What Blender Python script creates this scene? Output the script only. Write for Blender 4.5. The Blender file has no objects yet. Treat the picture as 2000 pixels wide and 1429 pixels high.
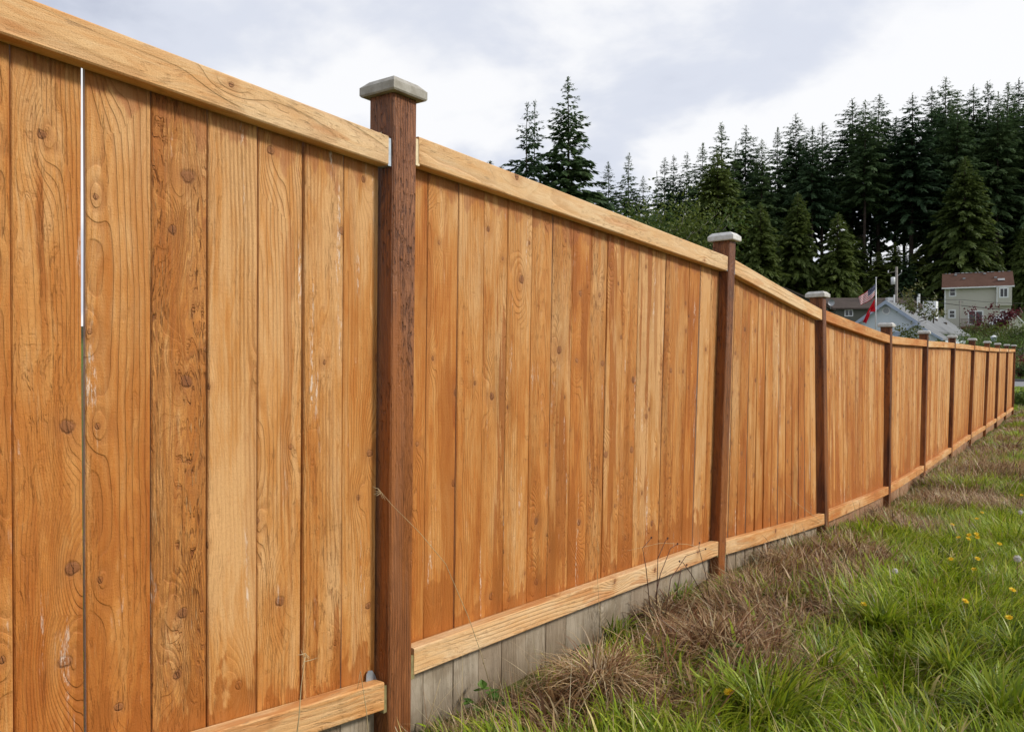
import bpy, math, random
import numpy as np
from math import sin, cos, tan, pi, radians, sqrt, atan2, exp
from mathutils import Vector, Matrix

random.seed(7)
RNG = np.random.default_rng(11)
scene = bpy.context.scene
COL = scene.collection

# ------------------------------------------------------------------ camera
F_PX, IMG_W, IMG_H = 1555.0, 2000.0, 1429.0
YAW, PITCH = radians(35.52), radians(1.0)
CAM = Vector((1.446, 0.0, 1.05))
cd = bpy.data.cameras.new('camera')
cam = bpy.data.objects.new('camera', cd)
COL.objects.link(cam)
cam.location = CAM
cam.rotation_euler = (pi/2 - PITCH, 0, YAW)
cd.sensor_fit = 'HORIZONTAL'
cd.sensor_width = 36.0
cd.lens = 36.0 * F_PX / IMG_W
cd.clip_start = 0.05
cd.clip_end = 3000
scene.camera = cam

# ------------------------------------------------------------------ sky and sun
SUN_DIR = Vector((0.73, 0.42, 0.53)).normalized()      # towards the sun
SKY_STRENGTH = 0.09
CLOUD_SEED = 1.3
EXPOSURE = 0.6
world = bpy.data.worlds.new('World')
scene.world = world
world.use_nodes = True
wn = world.node_tree
wn.nodes.clear()


def build_world():
    N, L = wn.nodes, wn.links
    out = N.new('ShaderNodeOutputWorld')
    bg = N.new('ShaderNodeBackground')
    bg.inputs['Strength'].default_value = SKY_STRENGTH
    sky = N.new('ShaderNodeTexSky')
    sky.sky_type = 'NISHITA'
    sky.sun_disc = False
    sky.sun_elevation = math.asin(SUN_DIR.z)
    sky.sun_rotation = atan2(SUN_DIR.x, SUN_DIR.y)
    sky.air_density = 1.0
    sky.dust_density = 2.0
    tc = N.new('ShaderNodeTexCoord')
    sep = N.new('ShaderNodeSeparateXYZ')
    L.new(tc.outputs['Generated'], sep.inputs[0])

    def M(op, a, b=None, c=None, clamp=False):
        n = N.new('ShaderNodeMath'); n.operation = op; n.use_clamp = clamp
        for i, v in enumerate((a, b, c)):
            if v is None: continue
            if isinstance(v, (int, float)): n.inputs[i].default_value = v
            else: L.new(v, n.inputs[i])
        return n.outputs[0]
    den = M('ADD', M('MAXIMUM', sep.outputs[2], 0.0), 0.22)
    comb = N.new('ShaderNodeCombineXYZ')
    L.new(M('DIVIDE', sep.outputs[0], den), comb.inputs[0])
    L.new(M('DIVIDE', sep.outputs[1], den), comb.inputs[1])
    comb.inputs[2].default_value = CLOUD_SEED

    def noise(scale, detail, rough, dist=0.0):
        n = N.new('ShaderNodeTexNoise')
        n.inputs['Scale'].default_value = scale
        n.inputs['Detail'].default_value = detail
        n.inputs['Roughness'].default_value = rough
        n.inputs['Distortion'].default_value = dist
        L.new(comb.outputs[0], n.inputs['Vector'])
        return n.outputs['Fac']
    big = noise(0.85, 5, 0.5, 0.4)
    fine = noise(2.6, 7, 0.55, 0.2)
    v = M('ADD', M('MULTIPLY', big, 0.72), M('MULTIPLY', fine, 0.28))
    rp = N.new('ShaderNodeValToRGB')
    rp.color_ramp.interpolation = 'EASE'
    e = rp.color_ramp.elements
    e[0].position = 0.38; e[0].color = (.50, .54, .65, 1)
    e[1].position = 0.57; e[1].color = (1, 1, 1, 1)
    m = e.new(0.485); m.color = (.74, .775, .86, 1)
    L.new(v, rp.inputs[0])
    sc = N.new('ShaderNodeMixRGB'); sc.blend_type = 'MULTIPLY'; sc.inputs[0].default_value = 1
    L.new(rp.outputs[0], sc.inputs[1]); sc.inputs[2].default_value = (7.5, 7.5, 7.6, 1)
    mix = N.new('ShaderNodeMixRGB'); mix.inputs[0].default_value = 0.93
    L.new(sky.outputs[0], mix.inputs[1]); L.new(sc.outputs[0], mix.inputs[2])
    L.new(mix.outputs[0], bg.inputs['Color'])
    L.new(bg.outputs[0], out.inputs['Surface'])


build_world()
sl = bpy.data.lights.new('sun', 'SUN')
sl.energy = 2.0
sl.angle = radians(10)
sl.color = (1.0, 0.95, 0.87)
sun = bpy.data.objects.new('sun', sl)
COL.objects.link(sun)
sun.rotation_euler = SUN_DIR.to_track_quat('Z', 'Y').to_euler()

scene.view_settings.view_transform = 'Standard'
scene.view_settings.look = 'None'
scene.view_settings.exposure = EXPOSURE
scene.view_settings.gamma = 1.0
scene.view_settings.use_curve_mapping = False
scene.cycles.use_denoising = True
scene.cycles.max_bounces = 6
scene.cycles.diffuse_bounces = 3
scene.cycles.transparent_max_bounces = 8

# ------------------------------------------------------------------ geometry helpers
FWD = Vector((-sin(YAW), cos(YAW), 0))
RIGHT = Vector((cos(YAW), sin(YAW), 0))


def ray(u, v):
    a, b = (u - IMG_W/2)/F_PX, -(v - IMG_H/2)/F_PX
    fw = cos(PITCH) + b*sin(PITCH)
    up = b*cos(PITCH) - sin(PITCH)
    return FWD*fw + RIGHT*a + Vector((0, 0, up))


def at(u, v, depth):
    """a point in the place: picture direction, metres ahead"""
    r = ray(u, v)
    return CAM + r*(depth/(r.dot(FWD)))


PY = [-400, -60, -10, 0, 1.0, 1.59, 4.0, 5.8, 8.2, 10.4, 13, 15.5, 18.3, 26, 45, 53, 60, 61.5, 66, 75, 88, 120, 150, 200, 300, 800]
PZ = [-2, -.9, -.94, -.95, -1.0, -1.07, -1.175, -1.31, -1.48, -1.51, -1.55, -1.6, -1.66, -1.72, -1.88, -2.0, -1.86, -1.7, -1.5, -.6, .4, 2.0, 8, 13, 15, 10]
PZ = [z + 1.05 for z in PZ]
# mounds of matted grass: x, y, radius, height
MOUNDS = [(.30, 2.12, .18, .05), (.42, 2.75, .28, .06), (.26, 3.35, .22, .05), (.30, 4.15, .26, .05), (.32, 4.9, .26, .05), (.3, 6.6, .3, .06), (.5, 8.6, .5, .06), (.9, 11.5, .8, .06)]
_lat = RNG.random((64, 64))


def vnoise(x, y):
    x = np.asarray(x, float); y = np.asarray(y, float)
    xi = np.floor(x).astype(int); yi = np.floor(y).astype(int)
    fx = x - xi; fy = y - yi
    fx = fx*fx*(3 - 2*fx); fy = fy*fy*(3 - 2*fy)
    g = lambda i, j: _lat[i % 64, j % 64]
    return (g(xi, yi)*(1-fx) + g(xi+1, yi)*fx)*(1-fy) + (g(xi, yi+1)*(1-fx) + g(xi+1, yi+1)*fx)*fy


def ground_z(x, y):
    x = np.asarray(x, float); y = np.asarray(y, float)
    z = np.interp(y, PY, PZ)
    near = np.clip((40 - y)/10, 0, 1)*np.clip((y + 30)/10, 0, 1)
    z = z + near*((vnoise(x*1.3 + 5, y*1.3 + 9) - .5)*.07 + (vnoise(x*5, y*5) - .5)*.025)
    for mx, my, r, h in MOUNDS:
        z = z + h*np.exp(-((x-mx)**2 + (y-my)**2)/(r*r))
    far = np.clip((y - 63)/20, 0, 1)
    z = z + far*(vnoise(x*.05 + 3, y*.05) - .5)*2.0
    return z


def gz(x, y):
    return float(ground_z(x, y))


def ground_hit(u, v, h=0.0):
    r = ray(u, v)
    t = 0.5
    while t < 300:
        p = CAM + r*t
        if p.z <= gz(p.x, p.y) + h: return p
        t += 0.01 + t*0.002
    return CAM + r*t


class MB:
    def __init__(s): s.v = []; s.f = []

    def add(s, vs, fs):
        n = len(s.v); s.v += [tuple(p) for p in vs]; s.f += [tuple(i + n for i in q) for q in fs]; return s

    def box(s, x0, x1, y0, y1, z0, z1):
        return s.add([(x0,y0,z0),(x1,y0,z0),(x1,y1,z0),(x0,y1,z0),(x0,y0,z1),(x1,y0,z1),(x1,y1,z1),(x0,y1,z1)],
                     [(0,3,2,1),(4,5,6,7),(0,1,5,4),(1,2,6,5),(2,3,7,6),(3,0,4,7)])

    def obox(s, c, ax, ay, az):
        """box from a corner and three edge vectors"""
        c, ax, ay, az = map(Vector, (c, ax, ay, az))
        P = [c, c+ax, c+ax+ay, c+ay]
        P += [p+az for p in P]
        return s.add(P, [(0,3,2,1),(4,5,6,7),(0,1,5,4),(1,2,6,5),(2,3,7,6),(3,0,4,7)])

    def tube(s, pts, rad, n=6, cap=True):
        pts = [Vector(p) for p in pts]
        k = len(pts)
        if isinstance(rad, (int, float)): rad = [rad]*k
        base = len(s.v)
        for i, p in enumerate(pts):
            t = (pts[min(i+1, k-1)] - pts[max(i-1, 0)]).normalized()
            a = t.cross(Vector((0, 0, 1)))
            if a.length < .05: a = t.cross(Vector((1, 0, 0)))
            a.normalize(); b = t.cross(a)
            for j in range(n):
                q = 2*pi*j/n
                s.v.append(tuple(p + (a*cos(q) + b*sin(q))*rad[i]))
        for i in range(k-1):
            for j in range(n):
                s.f.append((base+i*n+j, base+i*n+(j+1) % n, base+(i+1)*n+(j+1) % n, base+(i+1)*n+j))
        if cap:
            s.f.append(tuple(base+j for j in range(n))[::-1])
            s.f.append(tuple(base+(k-1)*n+j for j in range(n)))
        return s

    def prism(s, poly, ext):
        """planar polygon (3-D points) pushed along ext"""
        poly = [Vector(p) for p in poly]; ext = Vector(ext); n = len(poly)
        return s.add(poly + [p + ext for p in poly],
                     [tuple(range(n))[::-1], tuple(range(n, 2*n))] + [(i, (i+1) % n, n+(i+1) % n, n+i) for i in range(n)])

    def mesh(s, name='mesh', smooth=False):
        m = bpy.data.meshes.new(name)
        m.from_pydata(s.v, [], s.f); m.update()
        if smooth:
            for p in m.polygons: p.use_smooth = True
        return m

    def build(s, name, mat=None, parent=None, smooth=False, loc=None):
        return obj(name, s.mesh(name, smooth), mat, parent, loc)


def obj(name, mesh, mat=None, parent=None, loc=None):
    o = bpy.data.objects.new(name, mesh)
    COL.objects.link(o)
    if mat is not None and mesh is not None and len(mesh.materials) == 0: mesh.materials.append(mat)
    if parent is not None: o.parent = parent
    if loc is not None: o.location = loc
    return o


def thing(name, label, cat, loc=(0, 0, 0), rz=0.0, group=None):
    o = bpy.data.objects.new(name, None)
    COL.objects.link(o); o.location = loc; o.rotation_euler = (0, 0, rz)
    o.empty_display_size = .1
    return tag(o, label, cat, group)


def tag(o, label=None, cat=None, group=None, kind=None):
    if label: o['label'] = label
    if cat: o['category'] = cat
    if group: o['group'] = group
    if kind: o['kind'] = kind
    return o


def fast_mesh(name, verts, quads=None, tris=None, smooth=False, col=None):
    """numpy arrays straight into a mesh"""
    m = bpy.data.meshes.new(name)
    m.vertices.add(len(verts)); m.vertices.foreach_set('co', np.asarray(verts, np.float32).ravel())
    idx, start, tot = [], [], 0
    nq = 0 if quads is None else len(quads); ntr = 0 if tris is None else len(tris)
    if nq: idx.append(np.asarray(quads, np.int32).ravel())
    if ntr: idx.append(np.asarray(tris, np.int32).ravel())
    loops = np.concatenate(idx)
    starts = np.concatenate([np.arange(nq)*4, nq*4 + np.arange(ntr)*3]).astype(np.int32)
    m.loops.add(len(loops)); m.loops.foreach_set('vertex_index', loops)
    m.polygons.add(nq + ntr); m.polygons.foreach_set('loop_start', starts)
    if smooth: m.polygons.foreach_set('use_smooth', np.ones(nq + ntr, bool))
    m.update(calc_edges=True)
    if col is not None:
        a = m.color_attributes.new('col', 'FLOAT_COLOR', 'POINT')
        c = np.ones((len(verts), 4), np.float32); c[:, :3] = col
        a.data.foreach_set('color', c.ravel())
    return m


# ------------------------------------------------------------------ material helpers
class S:
    """a shader socket one can calculate with"""
    def __init__(s, g, sock): s.g, s.s = g, sock
    def __add__(a, b): return a.g.m('ADD', a, b)
    def __radd__(a, b): return a.g.m('ADD', b, a)
    def __sub__(a, b): return a.g.m('SUBTRACT', a, b)
    def __rsub__(a, b): return a.g.m('SUBTRACT', b, a)
    def __mul__(a, b): return a.g.m('MULTIPLY', a, b)
    def __rmul__(a, b): return a.g.m('MULTIPLY', b, a)
    def __truediv__(a, b): return a.g.m('DIVIDE', a, b)
    def __neg__(a): return a.g.m('MULTIPLY', a, -1.0)


class G:
    def __init__(s, name):
        s.mat = bpy.data.materials.new(name); s.mat.use_nodes = True
        s.nt = s.mat.node_tree; s.nt.nodes.clear()
        s.out = s.nt.nodes.new('ShaderNodeOutputMaterial')

    def node(s, t): return s.nt.nodes.new(t)

    def put(s, inp, v):
        if isinstance(v, S): s.nt.links.new(v.s, inp)
        elif isinstance(v, (tuple, list)):
            if len(v) == 3 and len(inp.default_value) == 4: v = tuple(v) + (1,)
            inp.default_value = v
        else: inp.default_value = v

    def m(s, op, a, b=None, c=None, clamp=False):
        n = s.node('ShaderNodeMath'); n.operation = op; n.use_clamp = clamp
        for i, v in enumerate((a, b, c)):
            if v is not None: s.put(n.inputs[i], v)
        return S(s, n.outputs[0])

    def obj_xyz(s):
        n = s.node('ShaderNodeTexCoord'); sp = s.node('ShaderNodeSeparateXYZ')
        s.nt.links.new(n.outputs['Object'], sp.inputs[0])
        return [S(s, o) for o in sp.outputs]

    def pos_xyz(s):
        n = s.node('ShaderNodeNewGeometry'); sp = s.node('ShaderNodeSeparateXYZ')
        s.nt.links.new(n.outputs['Position'], sp.inputs[0])
        return [S(s, o) for o in sp.outputs]

    def rand(s): return S(s, s.node('ShaderNodeObjectInfo').outputs['Random'])

    def attr(s, name, kind='OBJECT', out='Fac'):
        n = s.node('ShaderNodeAttribute'); n.attribute_type = kind; n.attribute_name = name
        return S(s, n.outputs[out])

    def vec(s, x, y, z):
        n = s.node('ShaderNodeCombineXYZ')
        for i, v in enumerate((x, y, z)): s.put(n.inputs[i], v)
        return S(s, n.outputs[0])

    def noise(s, v, scale=1.0, detail=2.0, rough=.5, dist=0.0):
        n = s.node('ShaderNodeTexNoise')
        s.put(n.inputs['Vector'], v); s.put(n.inputs['Scale'], scale); s.put(n.inputs['Detail'], detail)
        s.put(n.inputs['Roughness'], rough); s.put(n.inputs['Distortion'], dist)
        return S(s, n.outputs['Fac'])

    def step(s, v, lo, hi):
        n = s.node('ShaderNodeMapRange'); n.interpolation_type = 'SMOOTHSTEP'
        s.put(n.inputs[0], v); s.put(n.inputs[1], lo); s.put(n.inputs[2], hi)
        n.inputs[3].default_value = 0; n.inputs[4].default_value = 1
        return S(s, n.outputs[0])

    def ramp(s, fac, stops, interp='LINEAR'):
        n = s.node('ShaderNodeValToRGB'); n.color_ramp.interpolation = interp
        e = n.color_ramp.elements
        while len(e) < len(stops): e.new(.5)
        for i, (p, c) in enumerate(stops):
            e[i].position = p; e[i].color = tuple(c) + (1,)
        s.put(n.inputs[0], fac)
        return S(s, n.outputs[0])

    def mix(s, fac, a, b, mode='MIX'):
        n = s.node('ShaderNodeMixRGB'); n.blend_type = mode
        s.put(n.inputs[0], fac); s.put(n.inputs[1], a); s.put(n.inputs[2], b)
        return S(s, n.outputs[0])

    def bump(s, h, strength=.5, dist=.001):
        n = s.node('ShaderNodeBump'); s.put(n.inputs['Height'], h)
        n.inputs['Strength'].default_value = strength; n.inputs['Distance'].default_value = dist
        return S(s, n.outputs[0])

    def surf(s, color, rough=.8, normal=None, spec=.3, metal=0.0):
        b = s.node('ShaderNodeBsdfPrincipled')
        s.put(b.inputs['Base Color'], color); s.put(b.inputs['Roughness'], rough)
        b.inputs['Specular IOR Level'].default_value = spec
        b.inputs['Metallic'].default_value = metal
        if normal is not None: s.put(b.inputs['Normal'], normal)
        s.nt.links.new(b.outputs[0], s.out.inputs['Surface'])
        return s.mat

    def leaf(s, color, trans=.35, rough=.5, tcol=None):
        b = s.node('ShaderNodeBsdfPrincipled')
        s.put(b.inputs['Base Color'], color); s.put(b.inputs['Roughness'], rough)
        b.inputs['Specular IOR Level'].default_value = .25
        t = s.node('ShaderNodeBsdfTranslucent'); s.put(t.inputs['Color'], tcol if tcol is not None else color)
        mx = s.node('ShaderNodeMixShader'); mx.inputs[0].default_value = trans
        s.nt.links.new(b.outputs[0], mx.inputs[1]); s.nt.links.new(t.outputs[0], mx.inputs[2])
        s.nt.links.new(mx.outputs[0], s.out.inputs['Surface'])
        return s.mat


def plain(name, col, rough=.7, var=.12, scale=6, spec=.3, metal=0):
    g = G(name); x, y, z = g.obj_xyz()
    n = g.noise(g.vec(x, y, z), scale, 5, .6)
    dk = tuple(c*(1-var*2) for c in col); lt = tuple(min(1, c*(1+var)) for c in col)
    return g.surf(g.ramp(n, [(.3, dk), (.7, lt)]), rough, None, spec, metal)


def timber(name, kind):
    """sawn cedar: growth rings cut lengthwise, knots, fibres, brushed stain. Local z runs along the piece, y across."""
    g = G(name); x, y, z = g.obj_xyz()
    y = y + x*.93                                                   # so that side faces carry the grain too
    rnd = g.rand()
    r1 = g.m('FRACT', rnd*17.31); r2 = g.m('FRACT', rnd*53.77); r3 = g.m('FRACT', rnd*101.13)
    sd = rnd*300.0
    tone = g.attr('tone'); saw = g.attr('saw')
    dk = kind == 'post'
    # knots: one candidate in each cell of a stretched lattice
    ky, kz = {'board': (7.2, 4.5), 'rail': (9.0, 1.9), 'post': (9.0, 1.6)}[kind]
    vo = g.node('ShaderNodeTexVoronoi'); vo.voronoi_dimensions = '2D'
    vo.inputs['Randomness'].default_value = .9
    g.put(vo.inputs['Scale'], 1.0)
    g.put(vo.inputs['Vector'], g.vec(y*ky + sd*1.7, z*kz + sd*.9, 0.0))
    sp = g.node('ShaderNodeSeparateXYZ'); g.nt.links.new(vo.outputs['Position'], sp.inputs[0])
    cs = g.node('ShaderNodeSeparateColor'); g.nt.links.new(vo.outputs['Color'], cs.inputs[0])
    c1, c2, c3 = [S(g, o) for o in cs.outputs]
    wv = g.noise(g.vec(y*70.0, z*45.0, sd), 1.0, 3, .6) - .5
    dy = (y*ky + sd*1.7 - S(g, sp.outputs[0]))*(1/ky)
    dz = (z*kz + sd*.9 - S(g, sp.outputs[1]))*(1/kz)
    here = g.m('GREATER_THAN', c2, {'board': .22, 'rail': .30, 'post': .62}[kind])
    ks = .0052 + c1*c1*.0112                                        # knot radius
    rk = g.m('SQRT', dy*dy*(.7 + c3*.6) + dz*dz*(.55 + .7*c1)) + wv*ks*1.15
    e2 = (dy*dy)/(ks*ks*13.0) + (dz*dz)/(ks*ks*85.0)
    swirl = g.m('EXPONENT', -e2)*here
    # growth rings
    w1 = g.noise(g.vec(y*2.0, z*.9, sd), 1.0, 2, .5) - .5
    w2 = g.noise(g.vec(y*14.0, z*2.2, sd + 40.0), 1.0, 3, .55) - .5
    py = (r1 - .5)*.20
    dep = .003 + r2*.08 + (r3 - .5)*.07*z + w1*.12
    yy = y - py + w2*.014
    rr = g.m('SQRT', yy*yy + dep*dep) + swirl*ks*4.6
    fr = 85.0 + r3*85.0 if kind != 'rail' else 42.0 + r3*40.0
    ph = rr*fr + w2*.5
    saww = g.m('FRACT', ph)
    line = g.step(saww, .35, .90)*(1.0 - g.step(saww, .90, 1.0))
    lfade = .25 + .75*g.step(g.noise(g.vec(y*9.0, z*1.6, sd + 7.0), 1.0, 2, .5), .38, .62)
    line = line*lfade
    # fibres of the saw cut
    fib = g.noise(g.vec(y*380.0 + w2*40.0, z*8.0, sd), 1.0, 3, .65)
    strk = g.noise(g.vec(y*95.0 + w2*12.0, z*1.7, sd + 13.0), 1.0, 3, .6)
    fleck = g.step(g.noise(g.vec(y*260.0 + w2*30.0, z*26.0, sd + 3.0), 1.0, 3, .65), .54, .70)
    rough_zone = .15 + .85*g.step(g.noise(g.vec(y*16.0, z*1.1, sd + 60.0), 1.0, 2, .5), .40, .60)
    marks = g.noise(g.vec(y*5.0, z*300.0, sd), 1.0, 2, .5)
    big = g.noise(g.vec(y*4.0, z*1.2, sd + 21.0), 1.0, 3, .6)
    mid = g.noise(g.vec(y*19.0, z*3.6, sd + 31.0), 1.0, 5, .65)
    if kind == 'board':
        cols = [(0, (.72, .410, .170)), (.28, (.625, .288, .080)), (.52, (.54, .200, .038)), (.76, (.43, .128, .018)), (1, (.30, .072, .010))]
    elif kind == 'rail':
        cols = [(0, (.80, .57, .32)), (.34, (.75, .465, .215)), (.66, (.66, .325, .110)), (1, (.53, .19, .045))]
    else:
        cols = [(0, (.36, .145, .058)), (.4, (.30, .108, .034)), (.7, (.205, .064, .016)), (1, (.080, .022, .006))]
    t = tone + (.0 if kind != 'rail' else .08) + (big - .5)*1.5 + (mid - .5)*1.05 + (strk - .5)*.8
    if kind == 'board': t = t + .12 - z*.19  # deeper tone low down: heavier stain, plus some shade put into the colour
    base = g.ramp(t, cols)
    if dk:
        base = g.mix(g.step(strk, .5, .75)*.45, base, (.075, .022, .009))
    base = g.mix(line*({'board': .40, 'rail': .24, 'post': .4}[kind]), base, (.32, .115, .028) if not dk else (.05, .015, .007))
    base = g.mix(g.m('MAXIMUM', (fib - .40)*2.3*saw, 0.0), base, (.34, .120, .030) if not dk else (.06, .018, .008))
    base = g.mix(fleck*rough_zone*saw*(.8 if not dk else .28), base, (.25, .080, .020) if not dk else (.04, .012, .006))
    grit = g.noise(g.vec(y*520.0, z*240.0, sd), 1.0, 3, .7)
    if not dk: base = g.mix(g.step(grit, .48, .68)*(.14 + .20*saw), base, (.30, .105, .026))
    # pale raised fibres beside the dark ones
    pale = g.step(g.noise(g.vec(y*240.0, z*17.0, sd + 90.0), 1.0, 3, .65), .58, .74)*rough_zone
    if not dk: base = g.mix(pale*saw*.4, base, (.80, .53, .27))
    # knots: a halo of turned grain, a body with its own rings, a dark rim and a crack
    halo = g.step(rk, ks*4.2, ks*.9)*here
    body = g.step(rk, ks*1.22, ks*.62)*here
    rim = g.step(rk, ks*.62, ks*.98)*body
    kring = g.m('SINE', rk*1700.0 + wv*5.0)*.5 + .5
    crack = g.step(g.m('ABSOLUTE', dy + wv*ks*.8 + dz*(c3 - .5)), .0009, .0002)*g.m('GREATER_THAN', c3, .4)
    base = g.mix(halo*.42, base, (.40, .155, .042) if not dk else (.06, .02, .01))
    kcol = g.mix(kring*.5, g.mix(c3, (.37, .155, .058), (.24, .088, .032)), (.19, .065, .024))
    if dk: kcol = g.mix(.5, kcol, (.03, .01, .005))
    base = g.mix(body*(.55 + .35*c1), base, kcol)
    base = g.mix(rim*(.18 + .6*wv + .3*c1), base, (.085, .028, .010))
    base = g.mix(crack*body*.8, base, (.04, .015, .008))
    hb = fib*.5*saw - fleck*rough_zone*saw*1.2 + pale*saw*.5 - line*.55 + marks*.15 + body*.3 - rim*.9 + swirl*.8 - crack*body + grit*.5
    if kind == 'board':
        zb = g.attr('zb'); zt = g.attr('zt')
        # runs and brush laps of darker stain
        st = g.noise(g.vec(y*17.0, z*.9, sd + 77.0), 1.0, 3, .6)
        stm = g.step(st + (mid - .5)*.18 - z*.03, .515, .55)*g.attr('runs')
        lapn = g.noise(g.vec(y*21.0, z*7.0, sd*.2 + 5.0), 1.0, 3, .55)
        low = g.step(z - zb - (lapn - .40)*.40 - (g.attr('lowlap') - .35)*.16, .036, .012)
        high = g.step(zt - z - (lapn - .38)*.34*g.attr('laps'), .02, -.006)
        dark = g.mix(mid, (.27, .066, .009), (.44, .150, .024))
        base = g.mix(stm*.78, base, dark)
        base = g.mix(low*(.42 + .6*mid), base, dark)
        base = g.mix(high*.55, base, (.36, .120, .042))
        # bleached fibres, dried foam
        wh = g.step(g.noise(g.vec(y*30.0, z*2.4, sd + 15.0), 1.0, 3, .6), .62, .72)
        wh = wh*g.step(g.noise(g.vec(y*200.0, z*45.0, sd), 1.0, 3, .7), .47, .60)
        base = g.mix(wh*.75, base, (.82, .70, .58))
        # the foot of the boards, below the rail, was never stained
        tcn = g.node('ShaderNodeTexCoord'); spn = g.node('ShaderNodeSeparateXYZ'); g.nt.links.new(tcn.outputs['Normal'], spn.inputs[0])
        side = g.step(g.m('ABSOLUTE', S(g, spn.outputs[1])), .8, .95)
        base = g.mix(side*g.attr('edge'), base, (.50, .43, .38))
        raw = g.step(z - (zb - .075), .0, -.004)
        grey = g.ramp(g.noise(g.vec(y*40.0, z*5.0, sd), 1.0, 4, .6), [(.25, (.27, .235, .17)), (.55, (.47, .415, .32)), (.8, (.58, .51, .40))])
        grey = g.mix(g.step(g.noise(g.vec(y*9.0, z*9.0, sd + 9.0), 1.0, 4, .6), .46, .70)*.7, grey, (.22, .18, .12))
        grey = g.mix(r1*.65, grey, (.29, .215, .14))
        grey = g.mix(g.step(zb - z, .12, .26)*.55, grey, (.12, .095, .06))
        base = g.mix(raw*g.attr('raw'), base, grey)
    elif kind == 'rail':
        st = g.noise(g.vec(y*18.0, z*2.6, sd + 77.0), 1.0, 3, .55)
        base = g.mix(g.step(st, .57, .63)*.5*g.attr('runs'), base, (.50, .17, .035))
        gk = g.step(g.noise(g.vec(y*45.0, z*9.0, sd + 17.0), 1.0, 4, .65), .62, .70)
        base = g.mix(gk*.45, base, (.28, .18, .10))
    else:
        st = g.noise(g.vec(y*16.0, z*1.3, sd + 77.0), 1.0, 3, .55)
        base = g.mix(g.step(st - z*.05 + .05, .46, .60)*.7, base, (.33, .105, .020))
        inc = g.step(g.noise(g.vec(y*190.0, z*30.0, sd + 3.0), 1.0, 1, .4), .58, .66)*g.step(g.noise(g.vec(y*12.0, z*3.0, sd), 1.0, 2, .5), .40, .52)
        inc = inc*g.step(z, .9, 1.5)
        base = g.mix(inc*.6, base, (.07, .022, .010))
        hb = hb - inc*1.8
    return g.surf(base, .66 if not dk else .5, g.bump(hb, .95, .0034), .25 if not dk else .35)


M = {}
M['board'] = timber('stained_cedar_board', 'board')
M['rail'] = timber('cedar_rail', 'rail')
M['post'] = timber('dark_stained_post', 'post')


def cap_material():
    g = G('weathered_cap'); x, y, z = g.obj_xyz(); tone = g.attr('tone'); sd = g.rand()*90.0
    n = g.noise(g.vec(x, y, z + sd), 40, 5, .65)
    f = g.noise(g.vec(x*30.0, y*200.0, z*200.0 + sd), 1.0, 3, .6)
    c = g.mix(tone, g.ramp(n, [(.3, (.20, .175, .13)), (.65, (.36, .335, .28))]), g.ramp(n, [(.3, (.60, .59, .56)), (.6, (.80, .80, .79))]))
    c = g.mix(g.step(f, .5, .8)*.35, c, (.24, .21, .16))
    return g.surf(c, .7, g.bump(n + f, .5, .001), .3)


M['cap'] = cap_material()
M['bracket'] = plain('stained_steel', (.30, .25, .11), .55, .2, 60, .5, .15)
M['galv'] = plain('galvanised_steel', (.42, .48, .54), .42, .12, 40, .5, .6)
M['splinter'] = plain('pale_splintered_wood', (.80, .66, .42), .8, .1, 80)

# ------------------------------------------------------------------ ground, road, pavement
def graded(lims):
    out = []
    for a, b, st in lims: out += list(np.arange(a, b, st))
    return np.array(out)


def ground_material():
    g = G('soil_and_thatch'); x, y, z = g.pos_xyz(); v = g.vec(x, y, z*0.0)
    n = g.noise(v, 2.2, 6, .6); f = g.noise(v, 45, 4, .7)
    c = g.ramp(n, [(.32, (.085, .062, .030)), (.5, (.105, .105, .032)), (.68, (.085, .130, .022))])
    c = g.mix(g.step(f, .45, .7)*.6, c, (.16, .12, .055))
    far = g.step(y, 26.0, 60.0)
    c = g.mix(far*.9, c, g.ramp(g.noise(v, .4, 5, .6), [(.35, (.075, .12, .022)), (.65, (.105, .165, .03))]))
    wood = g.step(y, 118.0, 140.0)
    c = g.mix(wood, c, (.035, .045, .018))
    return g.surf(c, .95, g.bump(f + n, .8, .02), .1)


M['ground'] = ground_material()
gx = graded([(-420, -60, 20), (-60, -12, 3), (-12, -1.5, .5), (-1.5, 3, .06), (3, 12, .45), (12, 60, 3), (60, 440, 20)])
gy = graded([(-60, -4, 2), (-4, 1, .25), (1, 14, .08), (14, 30, .25), (30, 52, .8), (52, 62, .5), (62, 160, 4), (160, 820, 30)])
XX, YY = np.meshgrid(gx, gy)
ZZ = ground_z(XX, YY)
nx, ny = len(gx), len(gy)
ii = (np.arange(ny-1)[:, None]*nx + np.arange(nx-1)[None, :]).ravel()
quads = np.stack([ii, ii+1, ii+nx+1, ii+nx], 1)
gm = fast_mesh('ground', np.stack([XX.ravel(), YY.ravel(), ZZ.ravel()], 1), quads, smooth=True)
ground = tag(obj('ground', gm, M['ground']), 'rough grassy ground falling away along the fence', kind='structure')

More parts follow.
